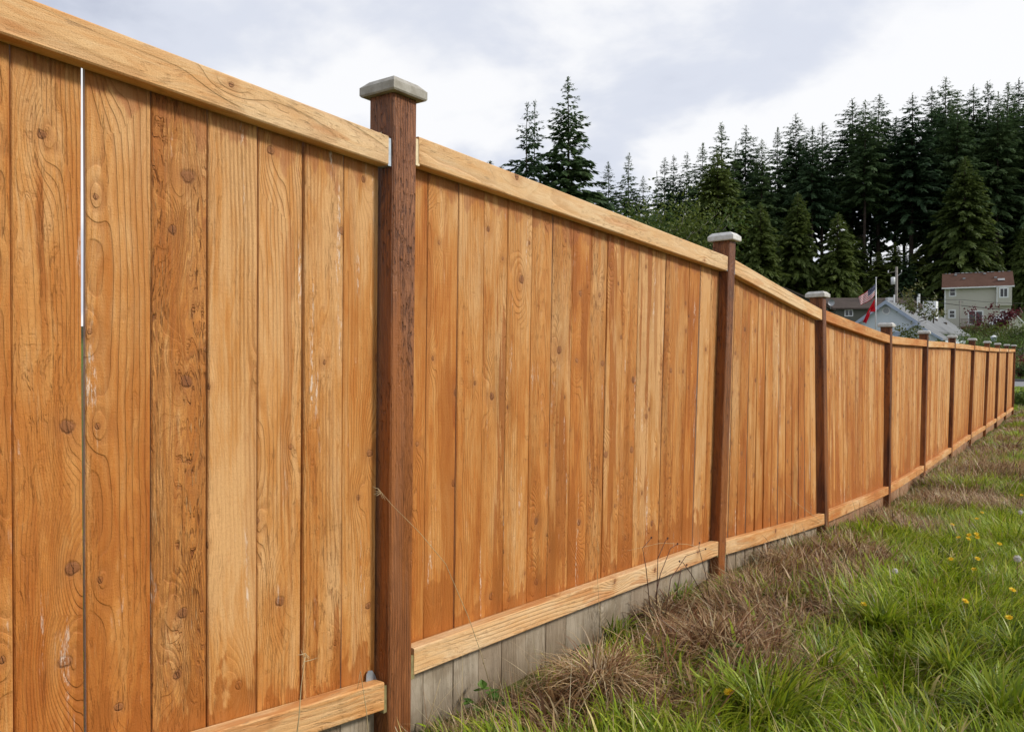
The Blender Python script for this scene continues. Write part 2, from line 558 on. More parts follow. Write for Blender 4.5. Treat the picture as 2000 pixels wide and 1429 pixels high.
M['asphalt'] = plain('pale_asphalt', (.24, .24, .245), .85, .10, 3)
M['concrete'] = plain('kerb_concrete', (.13, .13, .13), .85, .12, 2)
ry0, ry1 = 53.6, 59.4
rz0, rz1 = float(np.interp(ry0, PY, PZ)), float(np.interp(ry1, PY, PZ))
b = MB()
b.add([(-70, ry0, rz0+.02), (70, ry0, rz0+.02), (70, ry1, rz1+.02), (-70, ry1, rz1+.02), (-70, ry0, rz0-.2), (70, ry0, rz0-.2), (70, ry1, rz1-.2), (-70, ry1, rz1-.2)],
      [(0,1,2,3), (4,7,6,5), (0,4,5,1), (2,6,7,3), (1,5,6,2), (0,3,7,4)])
tag(b.build('road', M['asphalt']), 'pale grey road beyond the end of the fence', kind='structure')
b = MB(); b.box(-70, 70, ry1+.005, ry1+.20, rz1-.2, rz1+.17)
tag(b.build('kerb', M['concrete']), 'dark kerb along the far side of the road', kind='structure')

# ------------------------------------------------------------------ the fence
# heights at the posts, from the camera's height upwards (metres): y, top rail top, bottom rail top, ground, cap top, foot shift
PO = [(-.90, .63, -.56, -1.02, .76, -.01), (1.545, .57, -.845, -1.06, .712, -.025), (3.955, .487, -.975, -1.14, .607, -.049), (5.755, .294, -1.114, -1.27, .421, .030),
      (8.165, .156, -1.263, -1.45, .279, -.002), (10.375, .134, -1.327, -1.51, .255, -.022), (12.875, .124, -1.362, -1.55, .244, -.031),
      (15.455, .106, -1.392, -1.6, .236, -.045), (18.1, .092, -1.44, -1.66, .217, -.050), (20.5, .084, -1.458, -1.68, .203, -.038),
      (23.2, .080, -1.490, -1.70, .198, -.038), (25.8, .076, -1.516, -1.72, .201, -.031)]
H0 = CAM.z
PW = .089
fence = thing('wooden_fence', 'long stained cedar board fence with dark brown posts and pale caps', 'fence', (0, 0, 0))


def lean_at(py, pz):
    """sideways shift of the fence plane at a height (the fence is not quite plumb)"""
    ys = [p[0] for p in PO]; L = np.interp(py, ys, [p[5] for p in PO])
    g0 = np.interp(py, ys, [p[3] for p in PO]) + H0; t0 = np.interp(py, ys, [p[1] for p in PO]) + H0
    return float(L*(t0 - pz)/(t0 - g0))


def sheared(mb, oy, oz, ox):
    """apply the lean to local vertices"""
    mb.v = [(vx + lean_at(oy + vy, oz + vz), vy, vz) for vx, vy, vz in mb.v]
    return mb


for k, (py, rt, rb, g0, ct, ln) in enumerate(PO):
    zb = g0 + H0 - .35; ztop = ct + H0 - .044
    # post: chamfered square section
    c = .004; h = PW/2
    sec = [(-h+c, -h), (h-c, -h), (h, -h+c), (h, h-c), (h-c, h), (-h+c, h), (-h, h-c), (-h, -h+c)]
    mb = MB(); nseg = 4
    for i in range(nseg+1):
        zz = (ztop - zb)*i/nseg
        mb.v += [(sx - h, sy, zz) for sx, sy in sec]
    for i in range(nseg):
        for j in range(8): mb.f.append((i*8+j, i*8+(j+1) % 8, (i+1)*8+(j+1) % 8, (i+1)*8+j))
    mb.f += [tuple(range(8))[::-1], tuple(range(nseg*8, nseg*8+8))]
    sheared(mb, py, zb, 0)
    po = mb.build('post', M['post'], fence, loc=(0, py, zb))
    po['tone'] = [.5, .32, .5, .7, .75, .75, .8, .75, .75, .8, .75, .75][k]; po['saw'] = .9  # far posts toned darker, painting in the shade of their near sides
    # cap: board with a bevelled top edge
    w = .066 if k != 1 else .063; th = .024; bv = .018
    cz = [(0, w-.003), (.004, w), (th, w), (th + .017, w - bv)]
    mb = MB()
    for zz, ww in cz: mb.v += [(-ww, -ww, zz), (ww, -ww, zz), (ww, ww, zz), (-ww, ww, zz)]
    for i in range(3):
        for j in range(4): mb.f.append((i*4+j, i*4+(j+1) % 4, (i+1)*4+(j+1) % 4, (i+1)*4+j))
    mb.f += [(3, 2, 1, 0), (12, 13, 14, 15)]
    cp = mb.build('cap', M['cap'], po, loc=(-h + lean_at(py, ct + H0), 0, ztop - zb + .0005))
    cp.rotation_euler = (random.uniform(-.02, .02), random.uniform(-.02, .02), random.uniform(-.05, .05))
    if k == 2: cp.rotation_euler = (.02, -.03, .03)
    cp['tone'] = [.3, .12, .7, .42, .5, .55, .5, .45, .55, .5, .45, .5][k]
    if k == 1: cp['label'] = 'weathered grey cap on the nearest post'


def rail(panel, name, y0, z0, y1, z1, tone, runs, htop=.074, thick=.038):
    """a 2x4 on edge; z0 and z1 are the heights of its upper edge"""
    P0, P1 = Vector((0, y0, z0)), Vector((0, y1, z1))
    d = (P1 - P0); L = d.length; sl = (z1 - z0)/(y1 - y0)
    n = 6
    o = bpy.data.objects.new(name, None)
    # local frame: z along the rail, y downwards across, x out of the fence
    zax = d.normalized(); xax = Vector((1, 0, 0)); yax = zax.cross(xax)
    R = Matrix((xax, yax, zax)).transposed().to_4x4()
    mb = MB(); ch = .003
    sec = [(0, 0), (thick - ch, 0), (thick, ch), (thick, htop - ch), (thick - ch, htop), (0, htop)]
    mid = (P0 + P1)/2
    Ri = R.inverted()
    sgn = -1 if yax.z > 0 else 1
    for i in range(n+1):
        q = i/n
        for sx, sd in sec:
            wy = y0 + (y1 - y0)*q
            bow = .004*sin(pi*q + len(fence.children))
            wz = z0 + (z1 - z0)*q - sd*sqrt(1 + sl*sl) + bow
            wp = Vector((-.043 + sx + lean_at(wy, wz), wy, wz))
            mb.v.append(tuple(Ri @ (wp - mid)))
    m = len(sec)
    for i in range(n):
        for j in range(m): mb.f.append((i*m+j, i*m+(j+1) % m, (i+1)*m+(j+1) % m, (i+1)*m+j))
    mb.f += [tuple(range(m))[::-1], tuple(range(n*m, n*m+m))]
    ob = mb.build(name, M['rail'], panel)
    ob.matrix_local = Matrix.Translation(mid) @ R
    ob['tone'] = tone; ob['saw'] = .35; ob['runs'] = runs
    return ob


def bracket(panel, yy, zz, side, mat, w=.016, hh=.071):
    """thin hanger between a rail end and its post; side -1 fills leftwards"""
    b = MB(); L = lean_at(yy, zz)
    y0, y1 = sorted((yy, yy + side*w))
    b.box(-.044+L, -.007+L, y0, y0 + .003, zz - hh, zz + .002)
    b.box(-.011+L, -.007+L, y0 + .003, y1, zz - hh, zz)
    b.box(-.044+L, -.011+L, y0 + .003, y1, zz - hh - .001, zz - hh + .002)
    return b.build('rail_bracket', mat, panel)


E1 = [.255, .382, .502, .618, (.7376, .7420), .870, .995, 1.120, 1.249, 1.374, 1.496]
E2 = [1.592, 1.689, 1.825, 1.949, 2.073, 2.213, 2.34, 2.477, 2.61, 2.737, 2.873, 3.005, 3.133, 3.268, 3.402, 3.534, 3.666, 3.803, 3.908]
T1 = [.5, .5, .50, .55, .46, .44, .20, .28, .33, .40]
S1 = [.5, .5, .5, .55, .45, 1.4, .3, .45, .55, .25]
U1 = [.5, .5, .6, 1.0, .3, .6, .2, .5, 1.0, .3]
nb = 0
for k in range(len(PO)-1):
    a, c = PO[k], PO[k+1]
    panel = bpy.data.objects.new('fence_panel', None); COL.objects.link(panel); panel.parent = fence
    panel.empty_display_size = .1
    ya, yb = a[0] + PW/2, c[0] - PW/2
    lz = lambda i, yy: a[i] + (c[i]-a[i])*(yy - a[0])/(c[0]-a[0]) + H0
    ta, tb_ = (a[1], c[1]); ba, bb = a[2], c[2]
    if k == 0: ta, tb_, ba, bb = .660, .556, -.57, -.862
    if k == 1: ta, tb_, ba, bb = .575, .486, -.812, -.962
    if k == 2: ta, tb_, ba, bb = .474, .296, -.985, -1.112
    f = lambda p, q, yy: p + (q-p)*(yy - ya)/(yb - ya) + H0
    gapL = .014 if k in (1, 2) else .004; gapR = .012 if k == 0 else .004
    rtone = [.16, .10, .12, .55, .6, .42, .5, .5, .45, .5, .5][k]
    btone = [.22, .22, .42, .62, .6, .5, .5, .5, .5, .5, .5][k]
    r1_ = rail(panel, 'top_rail', ya+gapL, f(ta, tb_, ya+gapL), yb-gapR, f(ta, tb_, yb-gapR), rtone, .7 if k < 3 else 1.0)
    r2_ = rail(panel, 'bottom_rail', ya+gapL, f(ba, bb, ya+gapL), yb-gapR, f(ba, bb, yb-gapR), btone, 1.0)
    if k in (0, 1, 2):
        if k > 0: bracket(panel, ya + .0015, f(ta, tb_, ya) - .004, 1, M['splinter'] if k == 1 else M['galv'])
        if k > 0: bracket(panel, ya + .0015, f(ba, bb, ya) - .014, 1, M['bracket'], hh=.066)
        bracket(panel, yb - .0125, f(ta, tb_, yb) - .006, 1, M['galv'], .011)
        bracket(panel, yb - .0125, f(ba, bb, yb) - .012, 1, M['bracket'], .011)
    if k == 0:      # a bent tab of the hanger, and a splinter standing in the joint
        L = lean_at(yb, .2); zz = f(ba, bb, yb)
        b = MB(); b.prism([(-.0405+L, yb-.046, zz-.005), (-.0405+L, yb-.006, zz-.005), (-.0405+L, yb-.012, zz+.010), (-.0405+L, yb-.022, zz+.026), (-.0405+L, yb-.036, zz+.030), (-.0405+L, yb-.043, zz+.022)], (.002, 0, 0))
        b.build('bracket_tab', M['galv'], panel)
        zt_ = f(ta, tb_, yb)
        b = MB(); b.prism([(-.03+L, yb-.010, zt_-.01), (-.03+L, yb-.0015, zt_-.012), (-.03+L, yb-.002, zt_+.016), (-.03+L, yb-.008, zt_+.014)], (.012, 0, 0))
        b.build('splinter', M['splinter'], panel)
    # boards
    if k == 0: edges = E1
    elif k == 1: edges = E2
    else:
        n = max(3, round((yb - ya - .03)/.133)); w = (yb - ya - .034)/n
        edges = [ya + .004 + w*i + (random.uniform(-.006, .006) if 0 < i < n else 0) for i in range(n+1)]
    for i in range(len(edges)-1):
        e0, e1 = edges[i], edges[i+1]
        if isinstance(e0, tuple): e0 = e0[1]
        if isinstance(e1, tuple): e1 = e1[0]
        gap = random.choice([.0012, .0018, .0024, .003, .004, .0055])
        if k == 0 and i in (3, 4): gap = .001
        y0, y1 = e0 + gap/2, e1 - gap/2
        ym, hw = (y0+y1)/2, (y1-y0)/2
        zt0, zt1 = f(ta, tb_, y0) - .012, f(ta, tb_, y1) - .012
        zbot = gz(-.05, ym) - .06
        th = .016 if not (k == 0 and i in (3, 4)) else .010; ch = .0022
        fx = -.0455 + random.uniform(-.003, 0); tw = random.uniform(-.010, .010)
        if k == 0 and i == 10: fx -= .001
        mb = MB(); nseg = 3 if k else 5
        sec = [(-th, -hw), (-ch, -hw), (0, -hw+ch), (0, hw-ch), (-ch, hw), (-th, hw)]
        cup = random.uniform(-.0022, .0022)
        for s_ in range(nseg+1):
            q = s_/nseg
            for sx, sy in sec:
                top = zt0 + (zt1-zt0)*(sy+hw)/(2*hw)
                zz = (top - zbot)*q
                bow = (random.uniform(-.0006, .0006) if not (k == 0 and i in (3, 4)) else .0012*sin(q*7 + i*2)) if 0 < q < 1 else 0
                lx = lean_at(ym, zbot + zz)
                mb.v.append((sx + tw*sy + cup*sin(pi*q) + lx, sy + bow, zz))
        m = len(sec)
        for s_ in range(nseg):
            for j in range(m): mb.f.append((s_*m+j, s_*m+(j+1) % m, (s_+1)*m+(j+1) % m, (s_+1)*m+j))
        mb.f += [tuple(range(m))[::-1], tuple(range(nseg*m, nseg*m+m))]
        o = mb.build('board', M['board'], panel, loc=(fx, ym, zbot))
        o['tone'] = (T1[i] if k == 0 else random.gauss(.36, .15))
        o['saw'] = random.choice([.25, .35, .45, .6, .8, 1.0]) if k else S1[i]
        o['runs'] = random.choice([.0, .2, .6, 1.0, 1.0]) if k else U1[i]; o['laps'] = random.uniform(.4, 1.2)
        o['lowlap'] = random.random()**1.5
        o['edge'] = random.choice([0, .15, .3, .8]) if not (k == 0 and i == 4) else .9
        o['raw'] = .93 if k < 3 else .45
        o['zb'] = f(ba, bb, ym) - zbot; o['zt'] = f(ta, tb_, ym) - .074 - zbot
        nb += 1
print('boards', nb)
#@@PART2
# ------------------------------------------------------------------ trees
def leaf_material(name, cols, trans=.3, rough=.55):
    g = G(name); rnd = g.rand(); x, y, z = g.obj_xyz()
    n = g.noise(g.vec(x, y, z + rnd*50.0), .45, 3, .6)
    f = g.noise(g.vec(x, y, z), 3.5, 2, .6)
    t = (rnd - .5)*.55 + (n - .5)*.9 + (f - .5)*.9 + .5
    return g.leaf(g.ramp(t, [(i/(len(cols)-1), c) for i, c in enumerate(cols)]), trans, rough)


M['fir'] = leaf_material('fir_needles', [(.028, .058, .028), (.054, .100, .042), (.085, .140, .052), (.13, .185, .062)], .38)
M['cedar'] = leaf_material('cedar_fronds', [(.044, .074, .020), (.085, .122, .028), (.13, .168, .036), (.18, .20, .044)], .4)
M['bark'] = plain('conifer_bark', (.060, .045, .036), .95, .25, 1.5, .1)
M['pale_bark'] = plain('pale_bark', (.30, .27, .23), .9, .25, 3, .1)
M['broadleaf'] = leaf_material('broad_leaves', [(.028, .052, .012), (.055, .095, .018), (.095, .14, .026), (.16, .17, .035)], .35)
M['apple_leaf'] = leaf_material('apple_leaves', [(.028, .050, .012), (.055, .082, .020), (.090, .110, .028), (.16, .12, .035)], .25)
M['red_leaf'] = leaf_material('red_maple_leaves', [(.050, .010, .014), (.10, .016, .022), (.15, .030, .030), (.19, .055, .035)], .3)
M['yellow_leaf'] = leaf_material('yellow_green_leaves', [(.05, .075, .012), (.085, .115, .018), (.13, .16, .024), (.18, .19, .035)], .3)


def kites(base, d, ln, wd, side):
    """quads: base, left, tip, right; all numpy arrays"""
    d = d/np.linalg.norm(d, axis=1, keepdims=True)
    s = np.cross(d, side); s /= np.linalg.norm(s, axis=1, keepdims=True) + 1e-9
    m = base + d*(ln*.45)[:, None]
    v = np.stack([base, m + s*(wd/2)[:, None], base + d*ln[:, None], m - s*(wd/2)[:, None]], 1).reshape(-1, 3)
    q = np.arange(len(base)*4).reshape(-1, 4)
    return v, q


def conifer_meshes(seed, H, t0, R, nbr, sl, droop, power, up, ragged, trunk_r):
    r = np.random.default_rng(seed)
    t = t0 + (1 - t0)*r.random(nbr)**.92
    t.sort()
    prof = ((1 - t)/(1 - t0))**power
    prof *= np.clip((t - t0)/.10 + .45, 0, 1)
    L = R*prof*r.uniform(1 - ragged, 1 + ragged*.45, nbr) + .10
    az = np.arange(nbr)*2.399 + r.uniform(-.5, .5, nbr)
    gap = np.sin(az*1 + t*9 + seed)*ragged*.35 + np.sin(az*2 - t*23 + seed*2)*ragged*.3
    L *= (1 + gap)
    a = up*.5*(t - .35) + r.normal(0, .13, nbr)*(1.2 - t)
    bnd = droop*r.uniform(.35, 1.7, nbr)*(1.15 - t)
    ns = np.maximum(10, (L/sl*21).astype(int))
    bi = np.repeat(np.arange(nbr), ns)
    s = r.random(len(bi))**.62
    Lb = L[bi]
    hx, hy = np.cos(az[bi]), np.sin(az[bi])
    rad = Lb*s
    zz = H*t[bi] + Lb*(a[bi]*s - bnd[bi]*s*s + .35*bnd[bi]*np.clip(s - .7, 0, 1))
    base = np.stack([hx*rad, hy*rad, zz], 1)
    base += r.normal(0, .06, base.shape)*sl
    da = az[bi] + r.choice([-1, 1], len(bi))*r.uniform(.15, 1.25, len(bi))*(1 - .5*s)
    dz = a[bi] - 2*bnd[bi]*s + r.uniform(-.55, .2, len(bi)) - droop*.25
    d = np.stack([np.cos(da), np.sin(da), dz], 1)
    ln = sl*r.uniform(.5, 1.25, len(bi))*(1.05 - .35*s)*np.clip(.26 + (1 - t[bi])*2.4, .26, 1.1)
    wd = ln*r.uniform(.28, .5, len(bi))
    side = np.stack([r.normal(0, .35, len(bi)), r.normal(0, .35, len(bi)), np.ones(len(bi))], 1)
    v, q = kites(base, d, ln, wd, side)
    # leader
    n = 30
    lb = np.stack([r.normal(0, .02, n), r.normal(0, .02, n), H*(.94 + .06*r.random(n))], 1)
    ld = np.stack([r.normal(0, .5, n), r.normal(0, .5, n), r.uniform(.5, 1.6, n)], 1)
    v2, q2 = kites(lb, ld, sl*r.uniform(.25, .55, n), sl*r.uniform(.08, .14, n), np.tile([[.3, 1, .2]], (n, 1)))
    crown = fast_mesh('crown', np.concatenate([v, v2]), np.concatenate([q, q2 + len(v)]))
    tb = MB()
    pts = [(sin(i*1.7+seed)*.06, cos(i*2.1+seed)*.06, H*i/8.0 - (1.5 if i == 0 else 0)) for i in range(9)]
    tb.tube(pts, [trunk_r*(1.02 - i/8.0) + .015 for i in range(9)], 7)
    # bare limbs inside the crown and dead ones below it
    for k in range(14):
        i = int(r.integers(nbr)); zz0 = H*t[i]
        tb.tube([(0, 0, zz0), (cos(az[i])*L[i]*.7, sin(az[i])*L[i]*.7, zz0 + L[i]*(a[i]*.7 - bnd[i]*.49))], [.07, .02], 4, False)
    for k in range(int(t0*40)):
        zz0 = H*t0*r.uniform(.35, 1.0); q_ = r.uniform(0, 6.28); ll = r.uniform(.6, 2.2)
        tb.tube([(0, 0, zz0), (cos(q_)*ll, sin(q_)*ll, zz0 - ll*.1)], [.05, .015], 4, False)
    return crown, tb.mesh('trunk', True)


PROTO = {
    'fir_a': (conifer_meshes(1, 30, .05, 7.4, 350, .95, .42, .82, .9, .42, .36), 30),
    'fir_b': (conifer_meshes(2, 30, .18, 5.6, 300, .9, .42, .82, .9, .46, .30), 30),
    'fir_c': (conifer_meshes(3, 32, .36, 6.0, 270, .95, .50, .74, .8, .50, .34), 32),
    'fir_d': (conifer_meshes(4, 30, .26, 5.4, 240, .9, .48, .78, .9, .55, .28), 30),
    'fir_sparse': (conifer_meshes(5, 26, .10, 4.8, 170, .85, .55, .80, .6, .75, .17), 26),
    'fir_tall': (conifer_meshes(8, 34, .50, 5.6, 220, .95, .52, .70, .8, .55, .34), 34),
    'cedar_a': (conifer_meshes(6, 22, .02, 6.0, 420, 1.0, .62, .70, .7, .28, .42), 22),
    'cedar_b': (conifer_meshes(7, 20, .02, 4.8, 400, .9, .70, .62, .6, .32, .38), 20),
    'young': (conifer_meshes(9, 14, .03, 3.2, 210, .62, .32, .85, .9, .40, .2), 14),
}
for kname, ((cr, tr), _) in PROTO.items():
    cr.materials.append(M['cedar'] if kname.startswith('cedar') else M['fir'])
    tr.materials.append(M['bark'])


def conifer(u, vtop, depth, proto, label, group=None, name='fir_tree', wid=1.0, lean=0.0):
    top = at(u, vtop, depth)
    zb = gz(top.x, top.y)
    (cr, tr), H = PROTO[proto]
    s = (top.z - zb)/H
    o = thing(name, label, 'tree', (top.x, top.y, zb), random.uniform(0, 6.28), group)
    o.scale = (s*wid, s*wid, s)
    if lean: o.rotation_euler = (0, lean, 0)
    obj('trunk', tr, None, o); obj('crown', cr, None, o)
    return o


conifer(1110, 152, 92, 'fir_a', 'tallest dense fir standing apart left of the forest', wid=1.0)
conifer(1018, 205, 88, 'fir_sparse', 'ragged sparse fir with a crooked top, left of the tallest lone fir', wid=1.0, lean=.03)
conifer(1044, 199, 90, 'fir_sparse', 'thin ragged fir touching the tallest lone fir on its left side', wid=.95)
conifer(957, 314, 115, 'young', 'tiny fir tip just showing above the rail, first from the nearest post')
conifer(978, 325, 118, 'young', 'tiny fir tip above the rail, second from the nearest post')
conifer(1188, 318, 104, 'fir_b', 'short fir at the right foot of the tallest lone fir', wid=1.0)
conifer(1228, 299, 108, 'fir_b', 'slim fir alone in the gap between tall lone fir and forest', wid=.9)
conifer(1256, 346, 108, 'fir_d', 'small fir leaning on the slim fir in the gap', wid=.9)
conifer(1283, 335, 128, 'fir_sparse', 'pale thin snag at the left end of the forest', wid=.4)
ROW = [(1298, 309, 'fir_d', 1.0), (1316, 303, 'fir_b', .8), (1342, 298, 'fir_b', .9), (1373, 282, 'fir_d', 1.0), (1409, 241, 'fir_b', 1.1), (1457, 246, 'fir_c', 1.0), (1488, 275, 'fir_d', 1.1),
       (1519, 252, 'fir_d', .9), (1555, 223, 'fir_c', 1.1), (1587, 249, 'fir_tall', .9), (1607, 241, 'fir_tall', 1.1), (1665, 194, 'fir_c', 1.2), (1690, 198, 'fir_tall', 1.0), (1717, 186, 'fir_tall', 1.15),
       (1750, 230, 'fir_tall', 1.0), (1782, 184, 'fir_c', 1.15), (1820, 173, 'fir_d', 1.1), (1847, 152, 'fir_c', 1.1), (1870, 180, 'fir_c', .9), (1901, 168, 'fir_c', 1.15), (1930, 160, 'fir_b', 1.1),
       (1950, 180, 'fir_c', .9), (1969, 163, 'fir_b', 1.1), (1990, 155, 'fir_c', 1.1), (2030, 150, 'fir_b', 1.1), (2080, 165, 'fir_c', 1.1)]
ORD = ['first', 'second', 'third', 'fourth', 'fifth', 'sixth', 'seventh', 'eighth', 'ninth', 'tenth', 'eleventh', 'twelfth', 'thirteenth', 'fourteenth', 'fifteenth', 'sixteenth', 'seventeenth', 'eighteenth', 'nineteenth', 'twentieth', 'twenty-first', 'twenty-second', 'twenty-third', 'twenty-fourth', 'twenty-fifth', 'twenty-sixth']
for i, (u, v, p, w) in enumerate(ROW):
    conifer(u, v, 134 + (i % 3)*7, p, 'tall dark fir on the forest skyline, %s top counted from its left end' % ORD[i], 'firs of the forest skyline', wid=w)
rr = random.Random(5)
sky_u = [r[0] for r in ROW]; sky_v = [r[1] for r in ROW]
for i in range(len(ROW) - 1):
    if 1555 <= ROW[i][0] < 1800 and i % 2: continue
    u = ROW[i][0] + (ROW[i+1][0] - ROW[i][0])*rr.uniform(.35, .65)
    v = float(np.interp(u, sky_u, sky_v)) + rr.uniform(28, 80)
    conifer(u, v, rr.uniform(150, 172), rr.choice(['fir_c', 'fir_d', 'fir_tall', 'fir_b', 'fir_d']), 'half hidden dark fir between the %s and %s tops of the forest skyline' % (ORD[i], ORD[i+1]), 'firs deep in the forest', wid=rr.uniform(.7, 1.0))
CED = [(1402, 300, 112, 'cedar_a', 1.15, 'broad grey-green cedar at the left front of the forest'), (1485, 398, 104, 'cedar_b', 1.05, 'pointed olive cedar right above the second post cap'),
       (1558, 378, 108, 'cedar_a', .95, 'dark green cedar between second and third fence posts'), (1636, 418, 106, 'cedar_b', 1.2, 'olive cedar behind the hanging flags'),
       (1885, 309, 124, 'cedar_a', 1.15, 'widest olive cedar, right behind the brown roofed tall house'), (2004, 430, 116, 'cedar_a', .8, 'dark cedar at the right edge beside the tall house')]
for u, v, dp, p, w, lab in CED: conifer(u, v, dp, p, lab, None, 'cedar_tree', w)
for i in range(26):
    u = 1310 + 780*((i + rr.random())/26)
    v = rr.uniform(440, 525) if u > 1400 else rr.uniform(400, 450)
    if 1690 < u < 1800: v = rr.uniform(470, 510)
    conifer(u, v, rr.uniform(122, 144), rr.choice(['cedar_a', 'cedar_b', 'cedar_b', 'fir_a']), 'low evergreen at the dark foot of the forest, %s from its left end' % ORD[i], 'evergreens at the foot of the forest', 'evergreen_tree', rr.uniform(1.0, 1.35))

for u, v, dp_, lab in ((1748, 474, 130, 'low evergreen filling the gap behind the utility pole'), (1716, 492, 126, 'low evergreen right behind the flagpole top'), (1792, 486, 128, 'low evergreen between utility pole and tall grey house')):
    conifer(u, v, dp_, 'cedar_b', lab, None, 'evergreen_tree', 1.35)


def broadleaf(name, label, base, H, limbs, leaf_mat, leaf_len, n_leaf, spread, bark='bark', seed=1, cat='tree', group=None, trunk=.12, blob=.55, bare=.25, extra=None):
    """trunk, limbs and leaves in loose clumps at the limb ends"""
    r = np.random.default_rng(seed)
    o = thing(name, label, cat, base, 0, group)
    tb = MB(); cl = []
    tb.tube([(0, 0, -.3), (.03*H*r.normal(), .03*H*r.normal(), H*bare), (.05*H*r.normal(), .05*H*r.normal(), H*.75)], [trunk, trunk*.75, trunk*.25], 7)
    for i in range(limbs):
        z0 = H*r.uniform(bare, .72); q = r.uniform(0, 2*pi); el = r.uniform(.25, 1.1)
        ll = spread*r.uniform(.5, 1.05)
        p1 = np.array([cos(q)*ll*.5, sin(q)*ll*.5, z0 + ll*.5*el*.8]); p2 = np.array([cos(q+.2)*ll, sin(q+.2)*ll, min(H, z0 + ll*el)])
        tb.tube([(0, 0, z0), p1, p2], [trunk*.4, trunk*.25, trunk*.08], 5)
        cl += [(p2, 1.0), ((p1+p2)/2, .8), (p1, .55)]
    cl.append((np.array([0, 0, H*.93]), .7))
    tr = obj('trunk', tb.mesh('trunk', True), M[bark], o)
    w = np.array([c[1] for c in cl]); ci = r.choice(len(cl), n_leaf, p=w/w.sum())
    c = np.array([x[0] for x in cl])[ci]; rad = blob*w[ci]*spread*.5
    p = c + r.normal(0, 1, (n_leaf, 3))*rad[:, None]*np.array([1, 1, .75])
    d = r.normal(0, 1, (n_leaf, 3)); d[:, 2] -= .4
    ln = leaf_len*r.uniform(.6, 1.3, n_leaf)
    v, q = kites(p, d, ln, ln*.62, r.normal(0, 1, (n_leaf, 3)))
    obj('crown', fast_mesh('crown', v, q), leaf_mat, o)
    return o


def on_ground(u, depth):
    p = at(u, 690, depth)
    return Vector((p.x, p.y, gz(p.x, p.y)))


# broadleaf trees and shrubs in front of the forest
p = on_ground(1305, 98); H = at(1305, 382, 98).z - p.z
broadleaf('alder_tree', 'yellow-green leafy tree with two pale bare trunks before the forest', p, H, 16, M['yellow_leaf'], .42, 3000, H*.30, 'pale_bark', 21, trunk=.16, bare=.45)
p = on_ground(1345, 100); H = at(1345, 392, 100).z - p.z
broadleaf('alder_tree', 'green leafy tree right of the pale double trunk', p, H, 16, M['broadleaf'], .42, 2600, H*.28, 'pale_bark', 22, trunk=.14, bare=.45)
for i, (u, v, dp, lab) in enumerate([(1225, 425, 92, 'light green leafy tree low behind the second rail'), (1268, 412, 96, 'rounded light green tree beside the pale trunks'), (1195, 405, 90, 'dark leafy bush at the foot of the tallest lone fir')]):
    p = on_ground(u, dp); H = at(u, v, dp).z - p.z
    broadleaf('leafy_tree', lab, p, H, 18, M['broadleaf'] if i != 1 else M['yellow_leaf'], .42, 3000, H*.34, 'bark', 30+i, bare=.3)
p = on_ground(1800, 50); H = at(1772, 541, 50).z - p.z
broadleaf('apple_tree', 'sparse young apple tree in front of the pale blue house', on_ground(1795, 50), H, 17, M['apple_leaf'], .17, 1150, 1.25, 'bark', 41, trunk=.06, blob=.36, bare=.2)
p = on_ground(1938, 66); H = at(1925, 590, 66).z - p.z
broadleaf('red_maple', 'small maple with wine red leaves below the tall grey house', p, H, 13, M['red_leaf'], .22, 1500, 1.6, 'bark', 43, trunk=.08, blob=.34, bare=.35)
for i, (u, v, dp, mt, sp, lab) in enumerate([(1925, 634, 60, 'apple_leaf', 1.7, 'green and rust leafed bush below the balcony'), (1975, 640, 64, 'yellow_leaf', 1.7, 'yellow-green bush beside the red maple'), (1905, 652, 58, 'broadleaf', 1.3, 'dark green bush under the red maple'),
                                              (1996, 640, 62, 'apple_leaf', 1.3, 'rust green bush at the far right edge'), (1735, 658, 56, 'broadleaf', 1.1, 'bush with pale fruit left of the apple tree'), (1818, 668, 56, 'broadleaf', 1.0, 'dark bush before the windows of the pale blue house'),
                                              (1955, 662, 55, 'broadleaf', 1.4, 'green bush just past the far post caps')]):
    p = on_ground(u, dp); H = at(u, v, dp).z - p.z
    broadleaf('garden_bush', lab, p, max(H, .9), 14, M[mt], .16, 1500, sp, 'bark', 50+i, 'bush', None, .05, .5, .12)
for i, (u, dp, H, mt, lab) in enumerate([(1992, 41, .75, 'broadleaf', 'low dark green shrub on the grass past the last post'), (1994, 53.5, .9, 'apple_leaf', 'buff ornamental grass tuft behind the kerb'), (1999, 54.5, .5, 'red_leaf', 'low purple plant along the kerb'), (1996, 56, 1.3, 'red_leaf', 'dark red shrub above the kerb')]):
    q = at(1990, 690, 1); p = on_ground(u, dp)
    if i == 0: p = ground_hit(1996, 793); H = .42
    if i > 0: p = Vector((at(u, 690, 74).x, 60.2 + i*.9, 0)); p.x = CAM.x + (at(u, 690, 50).x - CAM.x)/(at(u, 690, 50).y)*p.y; p.z = gz(p.x, p.y)
    broadleaf('low_shrub', lab, p, H, 12, M[mt], .12, 900, H*.9, 'bark', 70+i, 'shrub', None, .03, .5, .1)

# ------------------------------------------------------------------ houses
def siding(name, col, pitch=.16):
    g = G(name); x, y, z = g.obj_xyz()
    s = g.m('FRACT', z*(1/pitch)); n = g.noise(g.vec(x, y, z), 2.0, 4, .6)
    c = g.mix((n-.3)*.3, col, tuple(k*.75 for k in col))
    return g.surf(c, .7, g.bump(s, 1.0, .03), .3)


def shingles(name, col, col2):
    g = G(name); x, y, z = g.obj_xyz()
    n = g.noise(g.vec(x*3.0, y*3.0, z*6.0), 1.0, 5, .65); big = g.noise(g.vec(x, y, z), .35, 3, .5)
    c = g.mix(g.step(n*.6 + big*.5, .4, .7), col, col2)
    return g.surf(c, .92, g.bump(n, .7, .02), .15)


